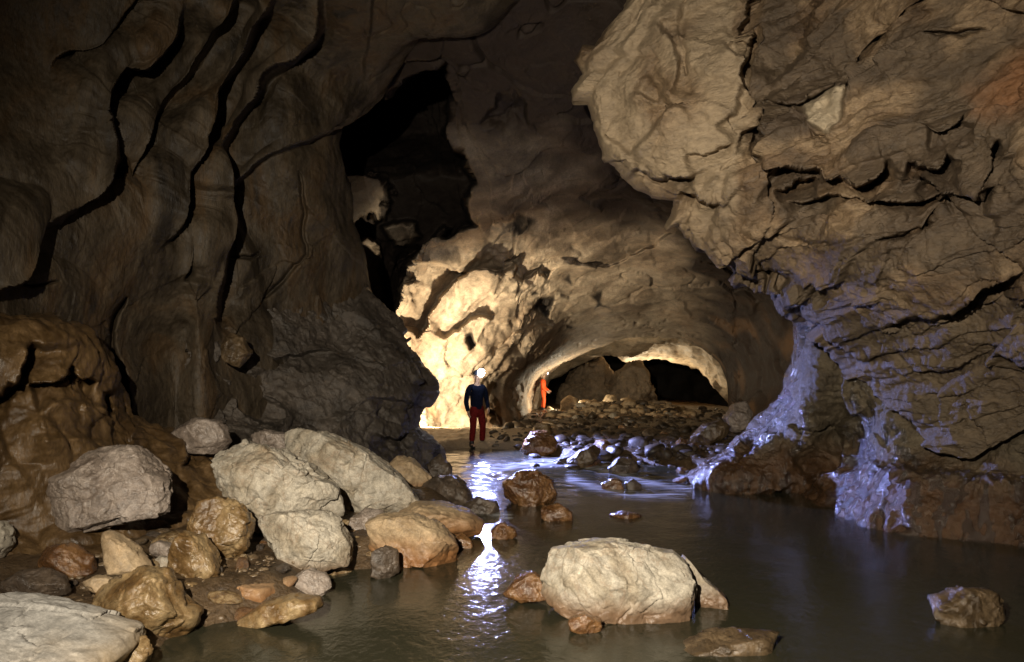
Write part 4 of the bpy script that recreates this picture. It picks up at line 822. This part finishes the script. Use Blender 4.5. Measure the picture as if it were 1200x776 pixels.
def ellipsoid(bm, c, r, seg=16):
    g = bmesh.ops.create_uvsphere(bm, u_segments=seg, v_segments=seg // 2 + 2, radius=1.0)
    for v in g['verts']: v.co = Vector((c[0] + v.co.x * r[0], c[1] + v.co.y * r[1], c[2] + v.co.z * r[2]))
    return g['verts']
def bm_obj(name, bm, mat, parent):
    me = bpy.data.meshes.new(name); bm.to_mesh(me); bm.free(); me.materials.append(mat)
    for p in me.polygons: p.use_smooth = True
    o = bpy.data.objects.new(name, me); COL.objects.link(o); o.parent = parent; return o
SK = plain('skin', (.36, .22, .15), .5); NAVY = plain('navy_fabric', (.004, .006, .017), .9, spec=.1, sc=25); RED = plain('red_fabric', (.11, .008, .007), .85, spec=.1, sc=25)
BOOT = plain('black_rubber', (.012, .012, .012), .35); HELM = plain('dark_helmet', (.03, .035, .05), .35); ORG = plain('orange_suit', (.85, .10, .015), .6, sc=25); WHH = plain('white_helmet', (.5, .5, .48), .4)
LENS = plain('lamp_lens', (.9, .9, .9), .2, emit=((.80, .88, 1.0), 90.0)); GREY = plain('grey_plastic', (.1, .1, .11), .4); LENS2 = plain('torch_lens', (.9, .9, .9), .2, emit=((1, .95, .85), 8.0))
def person(loc, rz, suit, legs, helmet, lens, label, pose, lr=.088):
    """a caver, 1.75 m, facing -Y before rz; pose holds the arm and leg joints"""
    p = pose
    hip = (0, 0, .93); J = [(0, 0, .95, (.135, .10)), (0, .01, 1.12, (.13, .095)), (0, .015, 1.30, (.155, .105)), (0, .02, 1.42, (.12, .085)), (0, .01, 1.49, .055), (0, -.005, 1.55, .06), (0, -.012, 1.63, (.077, .095)), (0, -.005, 1.71, (.07, .085)), (0, -.0, 1.755, .04)]
    Bn = [(i, i + 1) for i in range(8)]
    def chain(start, pts):
        k = start
        for q in pts: J.append(q); Bn.append((k, len(J) - 1)); k = len(J) - 1
        return k
    hands = []
    for s in (-1, 1):
        sh, el, wr = p['arm'][s]
        k = chain(2, [(s * .15, .02, 1.39, .062), (*sh, .056), (*((np.array(sh) + el) / 2), .05), (*el, .043), (*wr, .03)])
        a = np.array(wr) - np.array(el); a /= np.linalg.norm(a); ac = np.cross(a, (1, 0, 0)); ac /= np.linalg.norm(ac)
        pm = np.array(wr) + a * .055; kp = chain(k, [(*pm, (.024, .030))])
        for fi in range(4):
            b0 = pm + a * .03 + ac * (fi - 1.5) * .02; ln = (.062, .075, .07, .052)[fi]
            chain(kp, [(*b0, .0095), (*(b0 + a * ln * .55 - np.array((s, 0, 0)) * .006), .009), (*(b0 + a * ln * .9 - np.array((s, 0, 0)) * .025), .0075)])
        tb = pm - a * .02 + ac * -.035; chain(kp, [(*tb, .011), (*(tb + a * .035 - ac * .015), .0095)])
    for s in (-1, 1):
        kn, an, toe = p['leg'][s]
        chain(0, [(s * .095, .0, .87, .09), (*((np.array((s * .1, 0, .87)) * .5 + np.array(kn) * .5)), .078), (*kn, .056), (*((np.array(kn) * .6 + np.array(an) * .4)), .054), (*an, .038), (*toe, .036)])
    body = skin_mesh('person', J, Bn, SK, levels=1)
    body.location = loc; body.rotation_euler = (0, 0, rz); tag(body, label, 'person', 'cavers in the passage')
    # face: nose, eyes, ears as part of the head's own features
    bm = bmesh.new(); ellipsoid(bm, (0, -.108, 1.615), (.014, .018, .026)); [ellipsoid(bm, (s * .082, -.005, 1.625), (.012, .022, .032)) for s in (-1, 1)]; bm_obj('face', bm, SK, body)
    bm = bmesh.new(); [ellipsoid(bm, (s * .032, -.098, 1.645), (.013, .01, .009)) for s in (-1, 1)]; bm_obj('eyes', bm, plain('eye', (.03, .025, .02), .2), body)
    # jacket
    J2 = [(0, 0, .79, (.168, .135)), (0, .01, 1.00, (.165, .13)), (0, .015, 1.22, (.172, .13)), (0, .02, 1.37, (.165, .115)), (0, .015, 1.47, (.085, .08))]; B2 = [(0, 1), (1, 2), (2, 3), (3, 4)]
    for s in (-1, 1):
        sh, el, wr = p['arm'][s]; n = len(J2)
        J2 += [(s * .16, .02, 1.39, .078), (*sh, .072), (*((np.array(sh) + el) / 2), .066), (*el, .060), (*((np.array(el) * .5 + np.array(wr) * .5)), .054), (*wr, .046)]
        B2 += [(3, n), (n, n + 1), (n + 1, n + 2), (n + 2, n + 3), (n + 3, n + 4), (n + 4, n + 5)]
    skin_mesh('jacket', J2, B2, suit, body)
    J3 = [(0, 0, 1.04, (.150, .112)), (0, 0, .90, (.158, .12))]; B3 = [(0, 1)]
    for s in (-1, 1):
        kn, an, toe = p['leg'][s]; n = len(J3); kn_, an_ = np.array(kn), np.array(an)
        J3 += [(s * .095, 0, .82, .108), (*(np.array((s * .1, 0, .85)) * .5 + kn_ * .5), .096), (*kn, .078), (*(kn_ * .5 + an_ * .5), .074), (*(kn_ * .15 + an_ * .85), .066)]
        B3 += [(1, n), (n, n + 1), (n + 1, n + 2), (n + 2, n + 3), (n + 3, n + 4)]
    skin_mesh('trousers', J3, B3, legs, body)
    for s in (-1, 1):
        kn, an, toe = p['leg'][s]; kn_, an_, t_ = map(np.array, (kn, an, toe))
        skin_mesh('boot', [(*(an_ * .72 + kn_ * .28), .068), (*an_, .056), (an_[0], an_[1] + .01, an_[2] - .05, .05), (*(t_ * .6 + an_ * .4 - np.array((0, 0, .018))), .05), (*(t_ + np.array((0, 0, -.005))), .042)], [(0, 1), (1, 2), (2, 3), (3, 4)], BOOT, body)
    bm = bmesh.new(); vs = ellipsoid(bm, (0, -.005, 1.69), (.112, .135, .105), 28)
    bmesh.ops.delete(bm, geom=[v for v in bm.verts if v.co.z < 1.672], context='VERTS')
    r = [e for e in bm.edges if e.is_boundary]; g = bmesh.ops.extrude_edge_only(bm, edges=r)
    for v in [v for v in g['geom'] if isinstance(v, bmesh.types.BMVert)]: v.co.x *= 1.12; v.co.y *= 1.10; v.co.z -= .010
    hm = bm_obj('helmet', bm, helmet, body); so = hm.modifiers.new('thick', 'SOLIDIFY'); so.thickness = .006
    bm = bmesh.new(); bmesh.ops.create_cone(bm, cap_ends=True, segments=20, radius1=.045, radius2=.078, depth=.05)
    for v in bm.verts: v.co = Vector((v.co.x, -.155 - v.co.z, 1.725 + v.co.y))
    hl = bm_obj('headlamp', bm, GREY, body)
    bm = bmesh.new(); ellipsoid(bm, (0, -.185, 1.725), (lr, .03, lr), 22); bm_obj('lens', bm, lens, hl)
    return body
w1p = P(559, 531, 16.6); gz = max(bed_at(w1p[0], 16.6), .09)
pose1 = {'arm': {-1: ((-.225, .02, 1.33), (-.275, .03, 1.06), (-.27, -.06, .84)), 1: ((.225, .02, 1.33), (.30, .06, 1.08), (.24, -.10, .90))},
         'leg': {-1: ((-.12, -.03, .50), (-.135, .02, .095), (-.15, -.13, .05)), 1: ((.125, -.05, .50), (.15, .03, .095), (.18, -.12, .05))}}
walker = person((w1p[0], 16.6, .085), math.radians(34), NAVY, RED, HELM, LENS, 'caver in navy jacket and red trousers wearing a glaring headlamp, standing in the stream', pose1)
w2p = P(637, 482, 33.0)
pose2 = {'arm': {-1: ((-.22, .02, 1.33), (-.25, -.02, 1.06), (-.22, -.20, .92)), 1: ((.22, .02, 1.33), (.25, -.02, 1.06), (.2, -.2, .95))},
         'leg': {-1: ((-.11, -.06, .50), (-.12, -.02, .095), (-.13, -.17, .05)), 1: ((.11, .02, .50), (.12, .1, .095), (.13, -.04, .05))}}
caver = person((w2p[0], 33.0, float(w2p[2])), math.radians(75), ORG, ORG, ORG, LENS2, 'distant caver in a bright orange suit standing sideways below the far arch', pose2, .05)
# ------------------------------------------------------------------ light
def lamp(name, kind, loc, power, color, radius=.05, target=None, cone=None, blend=.5):
    l = bpy.data.lights.new(name, kind); l.energy = power; l.color = color; l.shadow_soft_size = radius
    ob = bpy.data.objects.new(name, l); COL.objects.link(ob); ob.location = loc
    if target is not None:
        ob.rotation_euler = (Vector(target) - Vector(loc)).to_track_quat('-Z', 'Y').to_euler()
    if cone: l.spot_size = math.radians(cone); l.spot_blend = blend
    return ob
# the photographer's hand-held flash, above and left of the camera
lamp('flash_light', 'SPOT', (-1.0, -.15, 2.75), 3700, (1.0, .88, .71), .03, (.35, 7.0, 1.75), 100, 1.0)
# the walker's headlamp
hp = Vector((w1p[0] + .23 * math.sin(math.radians(34)), 16.6 - .23 * math.cos(math.radians(34)), .085 + 1.725))
lamp('headlamp_light', 'SPOT', hp, 5600, (.36, .42, 1.0), .05, hp + Vector((.74, -1, -.68)), 82, .9)
# lamp standing hidden behind the outcrop, turned on the back wall
lp = P(492, 478, 18.4)
lamp('wall_light', 'SPOT', lp, 1750, (1.0, .83, .57), .04, P(590, 400, 26), 179, .8)
# added point light on the ground, brightening the second caver and the heap, and a lamp behind the far boulders
lamp('heap_light', 'POINT', P(668, 470, 31.2), 300, (1.0, .86, .62), .05)
lamp('chamber_light', 'SPOT', P(748, 462, 41.5), 1000, (1.0, .80, .52), .08, P(745, 415, 39.5), 160, .4)
